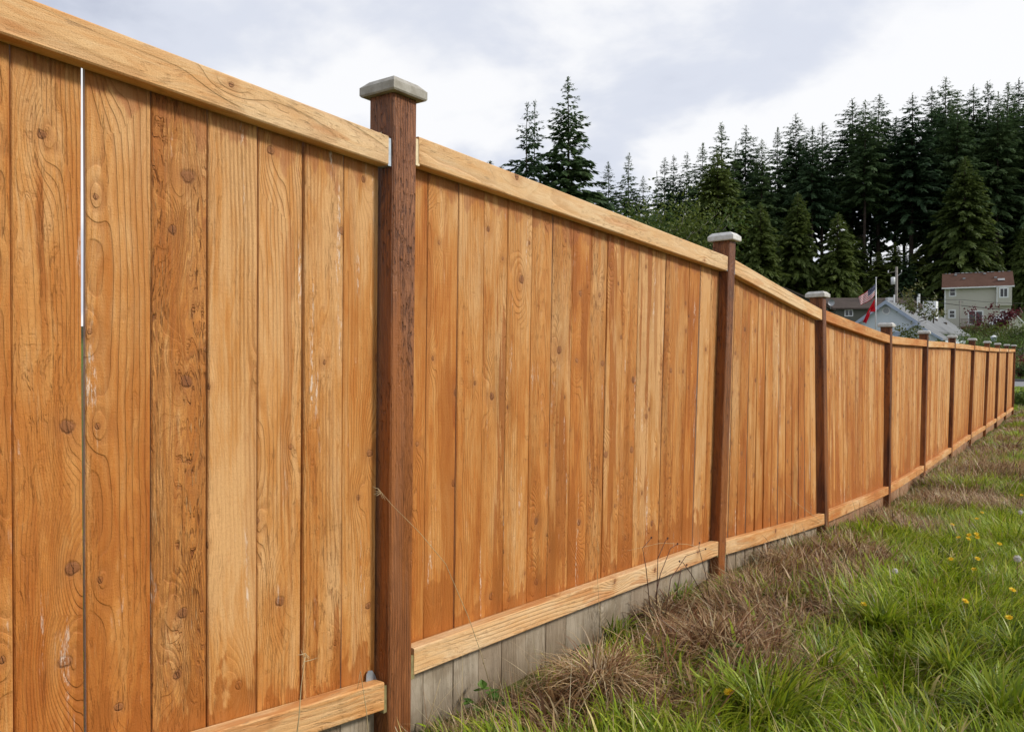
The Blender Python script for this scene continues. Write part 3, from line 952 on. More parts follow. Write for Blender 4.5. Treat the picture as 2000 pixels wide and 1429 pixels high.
M['grey_siding'] = siding('grey_beige_siding', (.61, .58, .52))
M['blue_siding'] = siding('pale_blue_siding', (.68, .74, .80))
M['olive_siding'] = siding('dark_olive_siding', (.15, .15, .13))
M['brown_roof'] = shingles('red_brown_shingles', (.085, .043, .029), (.115, .060, .042))
M['dark_roof'] = shingles('dark_brown_shingles', (.058, .045, .038), (.085, .066, .056))
M['grey_roof'] = shingles('grey_shingles', (.165, .172, .178), (.22, .228, .232))
M['white_trim'] = plain('white_trim', (.78, .79, .80), .6, .05, 2)
M['blue_trim'] = plain('blue_grey_trim', (.34, .40, .50), .6, .05, 2)
M['deck'] = plain('red_brown_deck', (.16, .075, .05), .8, .15, 4)
M['dull_metal'] = plain('dull_metal', (.35, .36, .37), .5, .1, 8, .5, .5)


def glass_mat():
    g = G('window_glass')
    return g.surf((.012, .015, .018), .08, None, .6)


M['glass'] = glass_mat()


class House:
    """local frame: x along the facade, y away from the viewer, z up"""
    def __init__(s, name, label, origin, xdir, cat='house'):
        s.o = thing(name, label, cat, origin, atan2(xdir.y, xdir.x))
        s.R = Matrix.Rotation(-atan2(xdir.y, xdir.x), 3, 'Z'); s.org = Vector(origin)

    def loc(s, u, v, y=0.0):
        """picture direction to facade coordinates on the plane y"""
        r = ray(u, v); rl = s.R @ r; cl = s.R @ (CAM - s.org)
        t = (y - cl.y)/rl.y
        p = cl + rl*t
        return p.x, p.z

    def box(s, name, mat, *b): return MB().box(*b).build(name, mat, s.o)

    def window(s, x0, x1, z0, z1, y, mat, split='h', fr=.11, name='window'):
        """frame proud of the wall, pane behind, sash bar"""
        b = MB(); f = fr
        b.box(x0-f, x1+f, y-.06, y+.02, z1, z1+f); b.box(x0-f, x1+f, y-.06, y+.02, z0-f, z0)
        b.box(x0-f, x0, y-.059, y+.02, z0, z1); b.box(x1, x1+f, y-.059, y+.02, z0, z1)
        w = b.build(name, mat, s.o)
        b = MB()
        if split == 'h': b.box(x0, x1, y-.045, y, (z0+z1)/2-.035, (z0+z1)/2+.035)
        else: b.box((x0+x1)/2-.04, (x0+x1)/2+.04, y-.045, y, z0, z1)
        b.build('sash_bar', mat, w)
        for k in (0, 1):
            b = MB()
            if split == 'h': b.box(x0, x1, y-.03, y-.01, z0 + (z1-z0)*.5*k + .001, z0 + (z1-z0)*.5*(k+1) - .001)
            else: b.box(x0 + (x1-x0)*.5*k + .001, x0 + (x1-x0)*.5*(k+1) - .001, y-.03, y-.01, z0, z1)
            b.build('pane', M['glass'], w)
        return w


# the tall grey house
pc = at(1910, 650, 108)
xd = (RIGHT*cos(radians(-29)) + FWD*sin(radians(-29))).normalized()
org = at(1845, 690, 109); org.z = gz(org.x, org.y) - .5
h = House('grey_house', 'tall grey-beige house with red-brown roof and balcony by the forest', org, xd)
X0, ZE = h.loc(1845, 561); X1, _ = h.loc(1975, 561)
h.box('wall', M['grey_siding'], X0, X1, 0, 7.5, 0, ZE)
zr = ZE + 2.15; ov = .35
b = MB(); b.prism([(X0-ov, -.55, ZE-.12), (X0-ov, 3.75, zr), (X0-ov, 8.05, ZE-.12), (X0-ov, 8.05, ZE-.30), (X0-ov, 3.75, zr-.2), (X0-ov, -.55, ZE-.30)], (X1-X0+2*ov, 0, 0))
roof = b.build('roof', M['brown_roof'], h.o)
MB().box(X0-ov, X1+ov, -.64, -.55, ZE-.28, ZE-.10).build('gutter', M['white_trim'], roof)
for fx_, fy in ((.17, 3.1), (.30, 1.9), (.78, 1.9), (.62, 3.2)):
    xx = X0 + (X1-X0)*fx_; zz = ZE - .12 + (zr-ZE+.12)*(fy+.55)/4.3
    MB().box(xx-.16, xx+.16, fy-.15, fy+.15, zz-.02, zz+.16).build('roof_vent', M['dull_metal'], roof)
xx = X0 + (X1-X0)*.86; fy = 1.2; zz = ZE - .12 + (zr-ZE+.12)*(fy+.55)/4.3
MB().box(xx-.4, xx+.4, fy-.3, fy+.3, zz-.05, zz+.2).build('skylight', M['white_trim'], roof)
for i in range(16):     # pale patches along the ridge
    xx = X0 + (X1-X0)*(i+.5)/16 + rr.uniform(-.2, .2)
    MB().box(xx-.14, xx+rr.uniform(.05, .25), 3.55, 3.95, zr-.03, zr+rr.uniform(.02, .05)).build('ridge_patch', M['white_trim'] if i % 3 else M['dull_metal'], roof)
MB().box(X0-.02, X0+.14, -.03, .0, 0, ZE-.12).build('corner_board', M['white_trim'], h.o)
xa, zt = h.loc(1947, 566); xb, zb_ = h.loc(1974, 597)
bay = MB().box(xa, xb+.1, -.6, -.003, zb_, ZE-.14).build('bay', M['grey_siding'], h.o)
MB().box(xa-.06, xa+.05, -.64, -.601, zb_, ZE-.14).build('corner_board', M['white_trim'], bay)
for (u0, v0, u1, v1, sp, y) in ((1856, 564, 1865, 577, 'h', 0), (1855, 607, 1864, 619.5, 'h', 0), (1954, 564, 1967, 579, 'v', -.6), (1956, 607, 1964, 617, 'h', 0)):
    x0, z1 = h.loc(u0, v0, y); x1, z0 = h.loc(u1, v1, y)
    h.window(x0, x1, z0, z1, y, M['white_trim'], sp, .17)
x0, z1 = h.loc(1893, 609); x1, z0 = h.loc(1918, 632)
h.window(x0, x1, z0, z1, 0, M['white_trim'], 'v', .16, 'patio_door')
x0, zt = h.loc(1875, 623, -1.8); x1, zd = h.loc(1930, 637, -1.8)
dk = MB().box(x0, x1, -1.9, -.004, zd-.3, zd).build('balcony', M['deck'], h.o)
MB().box(x0, x1, -1.9, -1.82, zt-.06, zt).build('handrail', M['deck'], dk)
n = int((x1-x0)/.16)
for i in range(n+1):
    xx = x0 + (x1-x0)*i/n
    MB().box(xx-.02, xx+.02, -1.88, -1.84, zd, zt-.06).build('baluster', M['deck'], dk)
for xx in (x0 + .1, x1 - .2): MB().box(xx, xx+.12, -1.85, -1.73, 0, zd-.3).build('balcony_post', M['deck'], dk)

# the pale blue house
apex = at(1732, 588, 62)
ridge_end = at(1826, 611, 81)
yd = (ridge_end - apex); yd.z = 0; RL = yd.length; yd.normalize()
xd = Vector((yd.y, -yd.x, 0))
org = Vector((apex.x, apex.y, gz(apex.x, apex.y) - .6))
h = House('blue_house', 'pale blue gabled house with round gable vent and grey roof', org, xd)
za = apex.z - org.z; hw = 2.75; ze = za - 2.05
b = MB(); b.prism([(-hw, 0, 0), (hw, 0, 0), (hw, 0, ze), (0, 0, za-.16), (-hw, 0, ze)], (0, RL, 0)); b.build('wall', M['blue_siding'], h.o)
ov = .45; sl_ = (za - ze)/hw
b = MB(); b.prism([(0, -ov, za+.05), (hw+ov, -ov, ze-ov*sl_+.05), (hw+ov, -ov, ze-ov*sl_-.1), (0, -ov, za-.10), (-hw-ov, -ov, ze-ov*sl_-.1), (-hw-ov, -ov, ze-ov*sl_+.05)], (0, RL+2*ov, 0))
roof = b.build('roof', M['grey_roof'], h.o)
for s_ in (-1, 1):      # rake boards
    b = MB(); b.prism([(0, -ov-.05, za+.06), (s_*(hw+ov), -ov-.05, ze-ov*sl_+.06), (s_*(hw+ov), -ov-.05, ze-ov*sl_-.22), (0, -ov-.05, za-.24)], (0, .045, 0)); b.build('rake_board', M['blue_trim'], roof)
MB().box(-hw, hw, -.05, -.003, ze-.55, ze-.35).build('belly_board', M['blue_trim'], h.o)
vx, vz = h.loc(1731, 607)
b = MB(); ring = []
for rad_, yy in ((.30, -.06), (.22, -.06)):
    for j in range(20): b.v.append((vx + cos(j*pi/10)*rad_, yy, vz + sin(j*pi/10)*rad_))
for rad_ in (.30, .22):
    for j in range(20): b.v.append((vx + cos(j*pi/10)*rad_, .0, vz + sin(j*pi/10)*rad_))
for j in range(20):
    k = (j+1) % 20
    b.f += [(j, k, 20+k, 20+j), (j, 40+j, 40+k, k), (20+j, 20+k, 60+k, 60+j)]
vent = b.build('gable_vent', M['white_trim'], h.o)
for j in range(-2, 3):
    ww = sqrt(max(.01, .21**2 - (j*.085)**2))
    MB().box(vx-ww, vx+ww, -.045, -.004, vz+j*.085-.028, vz+j*.085+.022).build('louvre', M['dull_metal'], vent)
for (yy, xx) in ((3, 1.2), (6, 1.6), (9.5, 1.0), (13, 1.5), (16.5, 1.8)):
    zz = za - xx*sl_
    MB().box(xx-.16, xx+.16, yy, yy+.5, zz-.05, zz+.16).build('roof_vent', M['dark_roof'], roof)
for (yy, xx, hh) in ((8, 2.1, .7), (11, .4, 1.2), (4.5, -.3, 1.0)):
    MB().tube([(xx, yy, za - abs(xx)*sl_ - .05), (xx, yy, za - abs(xx)*sl_ + hh)], .06, 8).build('vent_pipe', M['white_trim'] if xx < 1 else M['dark_roof'], roof)
MB().box(.2, 1.3, 15, 16.2, za-1.0, za+.75).build('chimney', M['white_trim'], roof)
# porch gable on the side turned to the garden
pa = at(1790, 632, 58)
lx = h.R @ (pa - h.org)
pw, px_, py_, pz = 1.35, lx.x, lx.y, lx.z
b = MB(); b.prism([(px_-pw, py_, 0), (px_+pw, py_, 0), (px_+pw, py_, pz-.95), (px_, py_, pz-.12), (px_-pw, py_, pz-.95)], (0, 4.0, 0)); porch = b.build('porch', M['blue_siding'], h.o)
b = MB(); b.prism([(px_, py_-.3, pz+.05), (px_+pw+.4, py_-.3, pz-1.1), (px_+pw+.4, py_-.3, pz-1.22), (px_, py_-.3, pz-.08), (px_-pw-.4, py_-.3, pz-1.22), (px_-pw-.4, py_-.3, pz-1.1)], (0, 4.4, 0)); b.build('porch_roof', M['grey_roof'], porch)
for s_ in (-1, 1):
    b = MB(); b.prism([(px_, py_-.345, pz+.06), (px_+s_*(pw+.4), py_-.345, pz-1.09), (px_+s_*(pw+.4), py_-.345, pz-1.28), (px_, py_-.345, pz-.14)], (0, .04, 0)); b.build('rake_board', M['blue_trim'], porch)
h.window(px_-.75, px_-.1, pz-2.1, pz-1.25, py_, M['white_trim'], 'v', .08)
for (uu, y0) in ((1839, 7.0), (1871, 12.0)):
    b = MB(); b.box(hw+.003, hw+.04, y0, y0+1.3, ze-1.7, ze-.35); w = b.build('window', M['white_trim'], h.o)
    MB().box(hw+.041, hw+.05, y0+.1, y0+1.2, ze-1.6, ze-.45).build('pane', M['glass'], w)

# the brown-roofed houses further left
org = at(1632, 690, 86); org.z = gz(org.x, org.y) - .5
h = House('olive_house', 'low dark olive house with long brown roof behind the flags', org, RIGHT)
X0, ZE = h.loc(1632, 600); X1, _ = h.loc(1800, 600)
h.box('wall', M['olive_siding'], X0, X1, 0, 7, 0, ZE)
zr = ZE + 1.25
b = MB(); b.prism([(X0-.5, -.6, ZE-.1), (X0-.5, 3.5, zr), (X0-.5, 7.6, ZE-.1), (X0-.5, 7.6, ZE-.25), (X0-.5, 3.5, zr-.18), (X0-.5, -.6, ZE-.25)], (X1-X0+1, 0, 0)); roof = b.build('roof', M['dark_roof'], h.o)
x0, z1 = h.loc(1651, 606); x1, z0 = h.loc(1664, 616); h.window(x0, x1, z0, z1, 0, M['white_trim'], 'v', .1)
xx, zz = h.loc(1737, 582, 2.5); MB().box(xx-.3, xx+.3, 2.2, 2.8, zz-.4, zz+.05).build('roof_vent', M['white_trim'], roof)
xx, zz = h.loc(1795, 574, 2.5); MB().tube([(xx, 2.5, zz-1.2), (xx, 2.5, zz)], .12, 8).build('vent_pipe', M['white_trim'], roof)
org = at(1500, 690, 80); org.z = gz(org.x, org.y) - .5
h = House('brown_house', 'dark brown-roofed house mostly hidden behind the third panel', org, RIGHT)
X0, _ = h.loc(1440, 600); X1, ZE = h.loc(1618, 600); xm, zr = h.loc(1527, 561)
b = MB(); b.prism([(X0, 0, 0), (X1, 0, 0), (X1, 0, ZE), (xm, 0, zr-.15), (X0, 0, ZE)], (0, 8, 0)); b.build('wall', M['olive_siding'], h.o)
b = MB(); sl_ = (zr-ZE)/(X1-xm)
b.prism([(xm, -.4, zr+.05), (X1+.6, -.4, ZE-.6*sl_+.05), (X1+.6, -.4, ZE-.6*sl_-.12), (xm, -.4, zr-.12), (X0-.6, -.4, ZE-.6*sl_-.12), (X0-.6, -.4, ZE-.6*sl_+.05)], (0, 8.8, 0)); roof = b.build('roof', M['dark_roof'], h.o)
org = at(1965, 690, 92); org.z = gz(org.x, org.y) - .5
h = House('garden_shed', 'small pale shed roof beside the red maple', org, RIGHT, 'shed')
X0, ZE = h.loc(1966, 630); X1, _ = h.loc(1996, 630); xm, zr = h.loc(1981, 613)
b = MB(); b.prism([(X0, 0, 0), (X1, 0, 0), (X1, 0, ZE), (xm, 0, zr-.1), (X0, 0, ZE)], (0, 3, 0)); b.build('wall', M['grey_siding'], h.o)
b = MB(); b.prism([(xm, -.2, zr+.05), (X1+.25, -.2, ZE-.1), (X1+.25, -.2, ZE-.22), (xm, -.2, zr-.1), (X0-.25, -.2, ZE-.22), (X0-.25, -.2, ZE-.1)], (0, 3.4, 0)); b.build('roof', M['white_trim'], h.o)

# ------------------------------------------------------------------ poles, flags, wires
M['pole_metal'] = plain('flagpole_aluminium', (.55, .56, .57), .4, .06, 4, .5, .6)
M['pole_wood'] = plain('utility_pole_wood', (.26, .235, .21), .9, .2, 3)


def flag_print(name, kind):
    g = G(name); uv = g.node('ShaderNodeUVMap'); sp = g.node('ShaderNodeSeparateXYZ')
    g.nt.links.new(uv.outputs[0], sp.inputs[0]); u, v = S(g, sp.outputs[0]), S(g, sp.outputs[1])
    if kind == 'stripes':
        st = g.m('FRACT', v*6.5)
        c = g.mix(g.m('GREATER_THAN', st, .5), (.62, .024, .040), (.92, .92, .92))
        canton = g.m('LESS_THAN', u, .4)*g.m('GREATER_THAN', v, 6/13)
        a, b_ = g.m('FRACT', u*15.0 + g.m('FLOOR', (v-6/13)*16.7)*.5) - .5, g.m('FRACT', (v-6/13)*16.7) - .5
        star = g.m('LESS_THAN', a*a + b_*b_, .055)
        c = g.mix(canton, c, g.mix(star, (.022, .030, .14), (.8, .8, .82)))
    else:
        du, dv = u - .5, v - .5
        rad = g.m('SQRT', du*du*2.2 + dv*dv)
        n = g.noise(g.vec(u*9.0, v*9.0, 0.0), 1.0, 2, .5)
        em = g.m('LESS_THAN', rad + (n-.5)*.22, .22)
        c = g.mix(em, (.70, .014, .035), g.mix(g.step(n, .45, .55), (.80, .74, .74), (.42, .30, .36)))
    return g.leaf(c, .6, .7)


def cloth(name, label, mat, fn, nu=28, nv=14):
    vs = []; fs = []
    for j in range(nv+1):
        for i in range(nu+1): vs.append(fn(i/nu, j/nv))
    for j in range(nv):
        for i in range(nu): fs.append((j*(nu+1)+i, j*(nu+1)+i+1, (j+1)*(nu+1)+i+1, (j+1)*(nu+1)+i))
    m = bpy.data.meshes.new(name); m.from_pydata([tuple(p) for p in vs], [], fs)
    uvl = m.uv_layers.new(name='UVMap')
    for lp in m.loops:
        k = lp.vertex_index; uvl.data[lp.index].uv = ((k % (nu+1))/nu, (k//(nu+1))/nv)
    for p in m.polygons: p.use_smooth = True
    o = obj(name, m, mat)
    md = o.modifiers.new('thickness', 'SOLIDIFY'); md.thickness = .004
    return tag(o, label, 'flag')


DF = 56.0
pt = at(1711, 544, DF); pbz = gz(pt.x, pt.y)
fp = thing('flagpole', 'slim pale metal flagpole in front of the blue house', 'flagpole', (pt.x, pt.y, pbz))
MB().tube([(0, 0, -.2), (0, 0, (pt.z-pbz)*.6), (0, 0, pt.z-pbz)], [.045, .038, .028], 10).build('pole', M['pole_metal'], fp, True)
b = MB(); b.tube([(0, 0, pt.z-pbz), (0, 0, pt.z-pbz+.03), (0, 0, pt.z-pbz+.07), (0, 0, pt.z-pbz+.10)], [.03, .055, .055, .01], 10); b.build('finial', M['pole_metal'], fp, True)
h0t, h0b = at(1710.3, 553, DF), at(1708.5, 577, DF)
f1t, f1b = at(1675.5, 580, DF), at(1679, 597, DF)
tow = -FWD


def us(u, v):
    hp = h0b.lerp(h0t, v); fpn = f1b.lerp(f1t, v)
    p = hp.lerp(fpn, u)
    p = p + Vector((0, 0, -.10*sin(pi*u) + .05*sin(2*pi*u*1.3 + 1)*u)) + tow*(.16*sin(2*pi*u*1.25 + v*.9)*min(1, u*3))
    return p


cloth('national_flag', 'star-spangled flag with red and white stripes flying from the flagpole', flag_print('stars_and_stripes', 'stripes'), us)
g0t, g0b = at(1708.0, 584, DF), at(1709.5, 609, DF)
e0t, e0b = at(1703, 591, DF), at(1690, 630, DF)


def red(u, v):
    top = Vector(g0t).lerp(at(1686, 628, DF), u); bot = Vector(g0b).lerp(at(1693, 632, DF), u)
    if u < .35: bot = Vector(g0b).lerp(at(1699, 609, DF), u/.35)
    else: bot = at(1699, 609, DF).lerp(at(1693, 632, DF), (u-.35)/.65)
    p = bot.lerp(top, v)
    return p + tow*(.14*sin(9*v + 4*u)*(.3 + u))


cloth('red_flag', 'red flag with white emblem hanging limp below the striped flag', flag_print('red_emblem_flag', 'red'), red)

DPU = 88.0
pt = at(1751, 521, DPU); pbz = gz(pt.x, pt.y)
HH = pt.z - pbz
up = thing('utility_pole', 'grey wooden utility pole with white transformer behind the blue house', 'utility pole', (pt.x, pt.y, pbz), YAW)
MB().tube([(0, 0, -.5), (0, 0, HH)], [.19, .13], 9).build('pole', M['pole_wood'], up, True)
b = MB(); b.tube([(-.42, -.1, HH-1.95), (-.42, -.1, HH-1.20), (-.42, -.1, HH-1.15)], [.22, .22, .15], 12); tf = b.build('transformer', M['white_trim'], up, True)
MB().box(-.3, -.1, -.05, .05, HH-1.6, HH-1.5).build('mounting_arm', M['dull_metal'], tf)
b = MB(); b.obox((-.95, -.06, HH-.72), (1.0, 0, .22), (0, .10, 0), (0, 0, .07)); b.build('crossarm', M['pole_wood'], up)
b = MB(); b.obox((.12, -.05, HH-1.02), (.42, 0, .30), (0, .08, 0), (0, 0, .06)); b.build('brace', M['dull_metal'], up)
for xx in (-.9, .55):
    MB().tube([(xx, 0, HH-.70 if xx < 0 else HH-.55), (xx, 0, HH-.45 if xx < 0 else HH-.35)], .045, 8).build('insulator', M['white_trim'], up)
pp = at(1875, 586, 84); zb2 = gz(pp.x, pp.y)
up2 = thing('service_mast', 'thin grey wire mast standing before the tall grey house', 'mast', (pp.x, pp.y, zb2), YAW)
MB().tube([(0, 0, -.3), (0, 0, pp.z-zb2)], [.07, .05], 8).build('pole', M['pole_wood'], up2, True)
MB().box(-.12, .35, -.04, .04, pp.z-zb2-.25, pp.z-zb2-.17).build('crossarm', M['pole_wood'], up2)
M['wire'] = plain('black_wire', (.03, .03, .03), .6, .05, 5)


def wire(label, a, b_, sag, rad=.02):
    pts = [a.lerp(b_, i/14) + Vector((0, 0, -sag*4*(i/14)*(1-i/14))) for i in range(15)]
    return tag(MB().tube(pts, rad, 5).build('overhead_wire', M['wire']), label, 'wire', 'overhead wires')


wire('upper overhead wire crossing the tall grey house wall', at(1758, 572, 87), at(1878, 585, 84), .25)
wire('upper overhead wire running on past the red maple', at(1878, 585, 84), at(2080, 590, 84), .25)
wire('lower thick overhead wire crossing the tall grey house wall', at(1758, 578, 87), at(2080, 609, 80), .4, .03)
wire('guy wire slanting down left from the utility pole', at(1749, 558, 88), at(1690, 592, 88), .05)
wire('guy wire slanting down right from the utility pole', at(1753, 560, 88), at(1770, 590, 88), .03)

dp = at(1623, 591, 79)
dish = thing('satellite_dish', 'small grey satellite dish on the brown house roof corner', 'satellite dish', dp, YAW)
b = MB()
for i in range(5):
    for j in range(14):
        q = i/4; b.v.append((cos(j*2*pi/14)*.32*q, -.10 + .10*(1-q*q)*1.0, sin(j*2*pi/14)*.32*q))
for i in range(4):
    for j in range(14): b.f.append((i*14+j, i*14+(j+1) % 14, (i+1)*14+(j+1) % 14, (i+1)*14+j))
b.build('reflector', M['dull_metal'], dish, True)
MB().tube([(0, .02, 0), (0, .1, -.6)], .03, 6).build('arm', M['dull_metal'], dish)
lp = at(1941, 667, 57)
ln_ = thing('garden_lantern', 'pale blue-grey lantern on a post between the far caps and red maple', 'lantern', (lp.x, lp.y, gz(lp.x, lp.y)), YAW)
zz = lp.z - gz(lp.x, lp.y)
MB().tube([(0, 0, -.2), (0, 0, zz)], .04, 8).build('post', M['dull_metal'], ln_)
b = MB(); b.tube([(0, 0, zz), (0, 0, zz+.05), (0, 0, zz+.32)], [.10, .16, .20], 8); b.build('glass_body', M['blue_trim'], ln_)
b = MB(); b.tube([(0, 0, zz+.321), (0, 0, zz+.36), (0, 0, zz+.46)], [.24, .22, .04], 8); b.build('roof', M['white_trim'], ln_)

# dark picket fence at the far right
A, B = at(1976, 690, 66), at(2030, 690, 66)
pf = thing('picket_fence', 'weathered grey picket fence across the road at the far right', 'fence', (A.x, A.y, gz(A.x, A.y)), YAW)
M['old_wood'] = plain('old_grey_wood', (.17, .16, .15), .9, .2, 5)
LN = (B - A).length
zt = at(1990, 678, 66).z - gz(A.x, A.y)
for i in range(int(LN/.13)):
    MB().box(i*.13, i*.13+.09, 0, .02, .02, zt - .02*(i % 2)).build('picket', M['old_wood'], pf)
for zz in (.3, zt-.3): MB().box(0, LN, .021, .06, zz, zz+.08).build('rail', M['old_wood'], pf)
#@@PART3
# ------------------------------------------------------------------ grass
def grass_material(name, trans):
    g = G(name); c = g.attr('col', 'GEOMETRY', 'Color')
    return g.leaf(c, trans, .38)


M['grass'] = grass_material('grass_blades', .35)
M['straw'] = grass_material('dry_grass_blades', .2)


def blades(x, y, ln, wd, az, bend, lift, col, z=None, segs=4, twist=0.5, rng=RNG):
    """curved tapering blades; bend is how far the tip turns over (radians), lift the start angle from upright"""
    n = len(x)
    z = ground_z(x, y) - .006 if z is None else z
    P = np.stack([x, y, z], 1)
    V = np.zeros((n, 2*segs + 1, 3)); C = np.zeros((n, 2*segs + 1, 3))
    ang = lift.copy(); step = ln/segs
    h = np.stack([np.cos(az), np.sin(az)], 1)
    a2 = az + pi/2 + rng.normal(0, twist, n)
    side = np.stack([np.cos(a2), np.sin(a2), np.zeros(n)], 1)
    tipc = 1 + rng.normal(0, .06, (n, 1))
    for s in range(segs + 1):
        w = wd*(1 - (s/segs)**1.6)*(.75 + .5*min(1, s*.8))*.5
        if s < segs:
            V[:, 2*s] = P - side*w[:, None]; V[:, 2*s+1] = P + side*w[:, None]
            C[:, 2*s] = C[:, 2*s+1] = col
        else:
            V[:, 2*s] = P; C[:, 2*s] = col*tipc
        d = np.concatenate([h*np.sin(ang)[:, None], np.cos(ang)[:, None]], 1)
        P = P + d*step[:, None]
        # blades lie on the ground rather than diving under it
        gzv = ground_z(P[:, 0], P[:, 1]) + .004
        P[:, 2] = np.maximum(P[:, 2], gzv)
        ang = ang + bend/segs
    k = 2*segs + 1; off = (np.arange(n)*k)[:, None]
    q = np.concatenate([off + np.array([[2*s, 2*s+1, 2*s+3, 2*s+2]]) for s in range(segs-1)])
    t = off + np.array([[2*segs-2, 2*segs-1, 2*segs]])
    return V.reshape(-1, 3), q, t, C.reshape(-1, 3)


def join(parts):
    v, q, t, c = [], [], [], []; o = 0
    for a, b, d, e in parts:
        v.append(a); q.append(b + o); t.append(d + o); c.append(e); o += len(a)
    return np.concatenate(v), np.concatenate(q), np.concatenate(t), np.concatenate(c)


# where the grass has died back: x, y, radius
DRY = [(.20, 1.90, .22), (.34, 2.16, .20), (.45, 2.72, .28), (.22, 3.2, .28), (.38, 3.5, .26), (.22, 4.2, .34), (.40, 4.75, .30), (.14, 5.5, .22), (.28, 6.7, .42), (.45, 8.9, .6), (.12, 10.5, .4),
       (.8, 11.6, .75), (.15, 13, .4), (.35, 14.5, .7), (.1, 17, .6), (.5, 19.5, .8), (.1, 23, .8), (.2, 26.5, 1.0), (1.6, 9.2, .5), (1.9, 4.4, .3), (2.6, 7, .6)]


def dryness(x, y):
    d = np.zeros_like(x)
    wx = x + (vnoise(x*4 + 31, y*4) - .5)*.25; wy = y + (vnoise(x*4, y*4 + 17) - .5)*.3
    for cx, cy, r in DRY:
        d = np.maximum(d, np.clip(1.9 - 1.3*np.sqrt((wx-cx)**2 + ((wy-cy)*.85)**2)/r, 0, 1))
    edge = np.clip(1 - (x - .02)/.12, 0, 1)*(x > -.15)*.45
    d = np.clip(np.maximum(d, edge), 0, 1)
    return d*d*(3 - 2*d)


def palette(n, cols, w, rng=RNG):
    c = np.array(cols)[rng.choice(len(cols), n, p=np.array(w)/sum(w))]
    return c*rng.uniform(.78, 1.22, (n, 1))*rng.uniform(.94, 1.06, (n, 3))


GREEN = [(.205, .285, .015), (.135, .200, .011), (.285, .365, .024), (.37, .41, .055), (.070, .112, .009), (.50, .44, .17)]
STRAW = [(.46, .335, .18), (.35, .225, .115), (.23, .135, .068), (.105, .056, .028), (.62, .50, .32), (.215, .105, .055)]


def field(n, x0, x1, y0, y1, ypow, dens_dry, wmin, lscale, rng=RNG):
    y = y0 + (y1-y0)*rng.random(n)**ypow; x = rng.uniform(x0, x1, n)
    dr = dryness(x, y)
    keep = rng.random(n) > dr*(1-dens_dry)
    x, y, dr = x[keep], y[keep], dr[keep]; n = len(x)
    dist = np.sqrt((x-CAM.x)**2 + y**2)
    lush = vnoise(x*2.1 + 3, y*2.1)*.6 + vnoise(x*.7, y*.7 + 8)*.6
    tuft = vnoise(x*9, y*9)
    ln = lscale*(.05 + .10*rng.random(n)**1.5 + .13*np.clip(lush-.45, 0, 1)*rng.random(n)*1.6 + .07*tuft**3)
    ln *= np.clip(.35 + x*3.2, .35, 1)*np.where(x < -.1, 2, 1)
    wd = np.maximum(wmin*rng.uniform(.6, 1.5, n)*np.where(rng.random(n) < .14, 2.1, 1), dist*.00062)
    az = vnoise(x*1.7, y*1.7 + 40)*9 + rng.normal(0, .9, n)
    bend = rng.uniform(.5, 2.2, n); lift = np.abs(rng.normal(0, .38, n))
    c = palette(n, GREEN, [5, 3, 4, 2.4, 2, .5], rng)
    c *= (.85 + .55*np.clip(lush[:, None], 0, 1))
    far = np.clip((y-12)/20, 0, 1)[:, None]
    c = c*(1-far*.2) + np.array([[.10, .17, .02]])*far*.35
    br = rng.random(n) < (.03 + .85*dr)
    c[br] = palette(int(br.sum()), STRAW, [3, 3, 2, 1.5, 1, 1], rng)
    return blades(x, y, ln, wd, az, bend, lift, c, rng=rng)


parts = [field(88000, -.04, 1.75, 1.0, 6.5, 1.15, .22, .0050, 1.0), field(75000, -.04, 1.6, 6.5, 27, 1.5, .3, .0035, 1.05), field(22000, -1.6, 1.2, 27, 53, 1.0, .5, .006, 1.3),
         field(30000, 1.75, 5, -1.5, 14, 1.0, .4, .005, 1.2), field(9000, -3.5, -.13, -1, 9, 1.0, 1, .006, 1.3)]
v, q, t, c = join(parts)
tag(obj('grass', fast_mesh('grass', v, q, t, False, c), M['grass']), 'rough green grass growing beside the fence', 'grass', kind='stuff')

# dead matted grass lying in swirls
parts = []
for cx, cy, r in DRY:
    dist = sqrt((cx-CAM.x)**2 + cy*cy)
    n = int(min(4600, 12000*r*r*4.0/max(dist-.5, 1.0)))
    a = RNG.uniform(0, 2*pi, n); rd = r*1.15*np.sqrt(RNG.random(n))
    x = cx + np.cos(a)*rd; y = cy + np.sin(a)*rd*1.15
    k = x > .005; x, y = x[k], y[k]; n = len(x)
    swirl = vnoise(x*2.5 + 11, y*2.5 + cx*7)*8 + RNG.normal(0, .7, n)
    ln = RNG.uniform(.06, .22, n)*np.clip(.45 + x*3, .45, 1); wd = np.maximum(RNG.uniform(.0018, .0062, n), dist*.0006)
    colr = palette(n, STRAW, [3.4, 3.4, 2.6, 1.6, 1.8, 1.6]) if cy > 2.35 else palette(n, STRAW, [4, 3, 2, 1, 2, 1])
    parts.append(blades(x, y, ln, wd, swirl, RNG.uniform(-.3, 1.6, n), RNG.uniform(.75, 1.5, n), colr, z=ground_z(x, y) + RNG.random(n)*.03*np.clip(x*6, .2, 1), segs=5))
v, q, t, c = join(parts)
n = 1500                     # loose bleached straws lying over everything
y = 1.5 + 12*RNG.random(n)**1.6; x = RNG.uniform(.02, 1.6, n)
parts = [(v, q, t, c), blades(x, y, RNG.uniform(.08, .30, n), np.maximum(.0016, y*.0004), RNG.uniform(0, 6.28, n), RNG.uniform(-.2, .9, n), RNG.uniform(.4, 1.5, n), palette(n, [(.58, .48, .30), (.48, .36, .20), (.36, .22, .12)], [2, 2, 1]), z=ground_z(x, y) + RNG.random(n)*.06, segs=5)]
n = 1100                     # dry stems standing against the board feet
y = 1.62 + 14*RNG.random(n)**1.7; x = RNG.uniform(.0, .11, n)
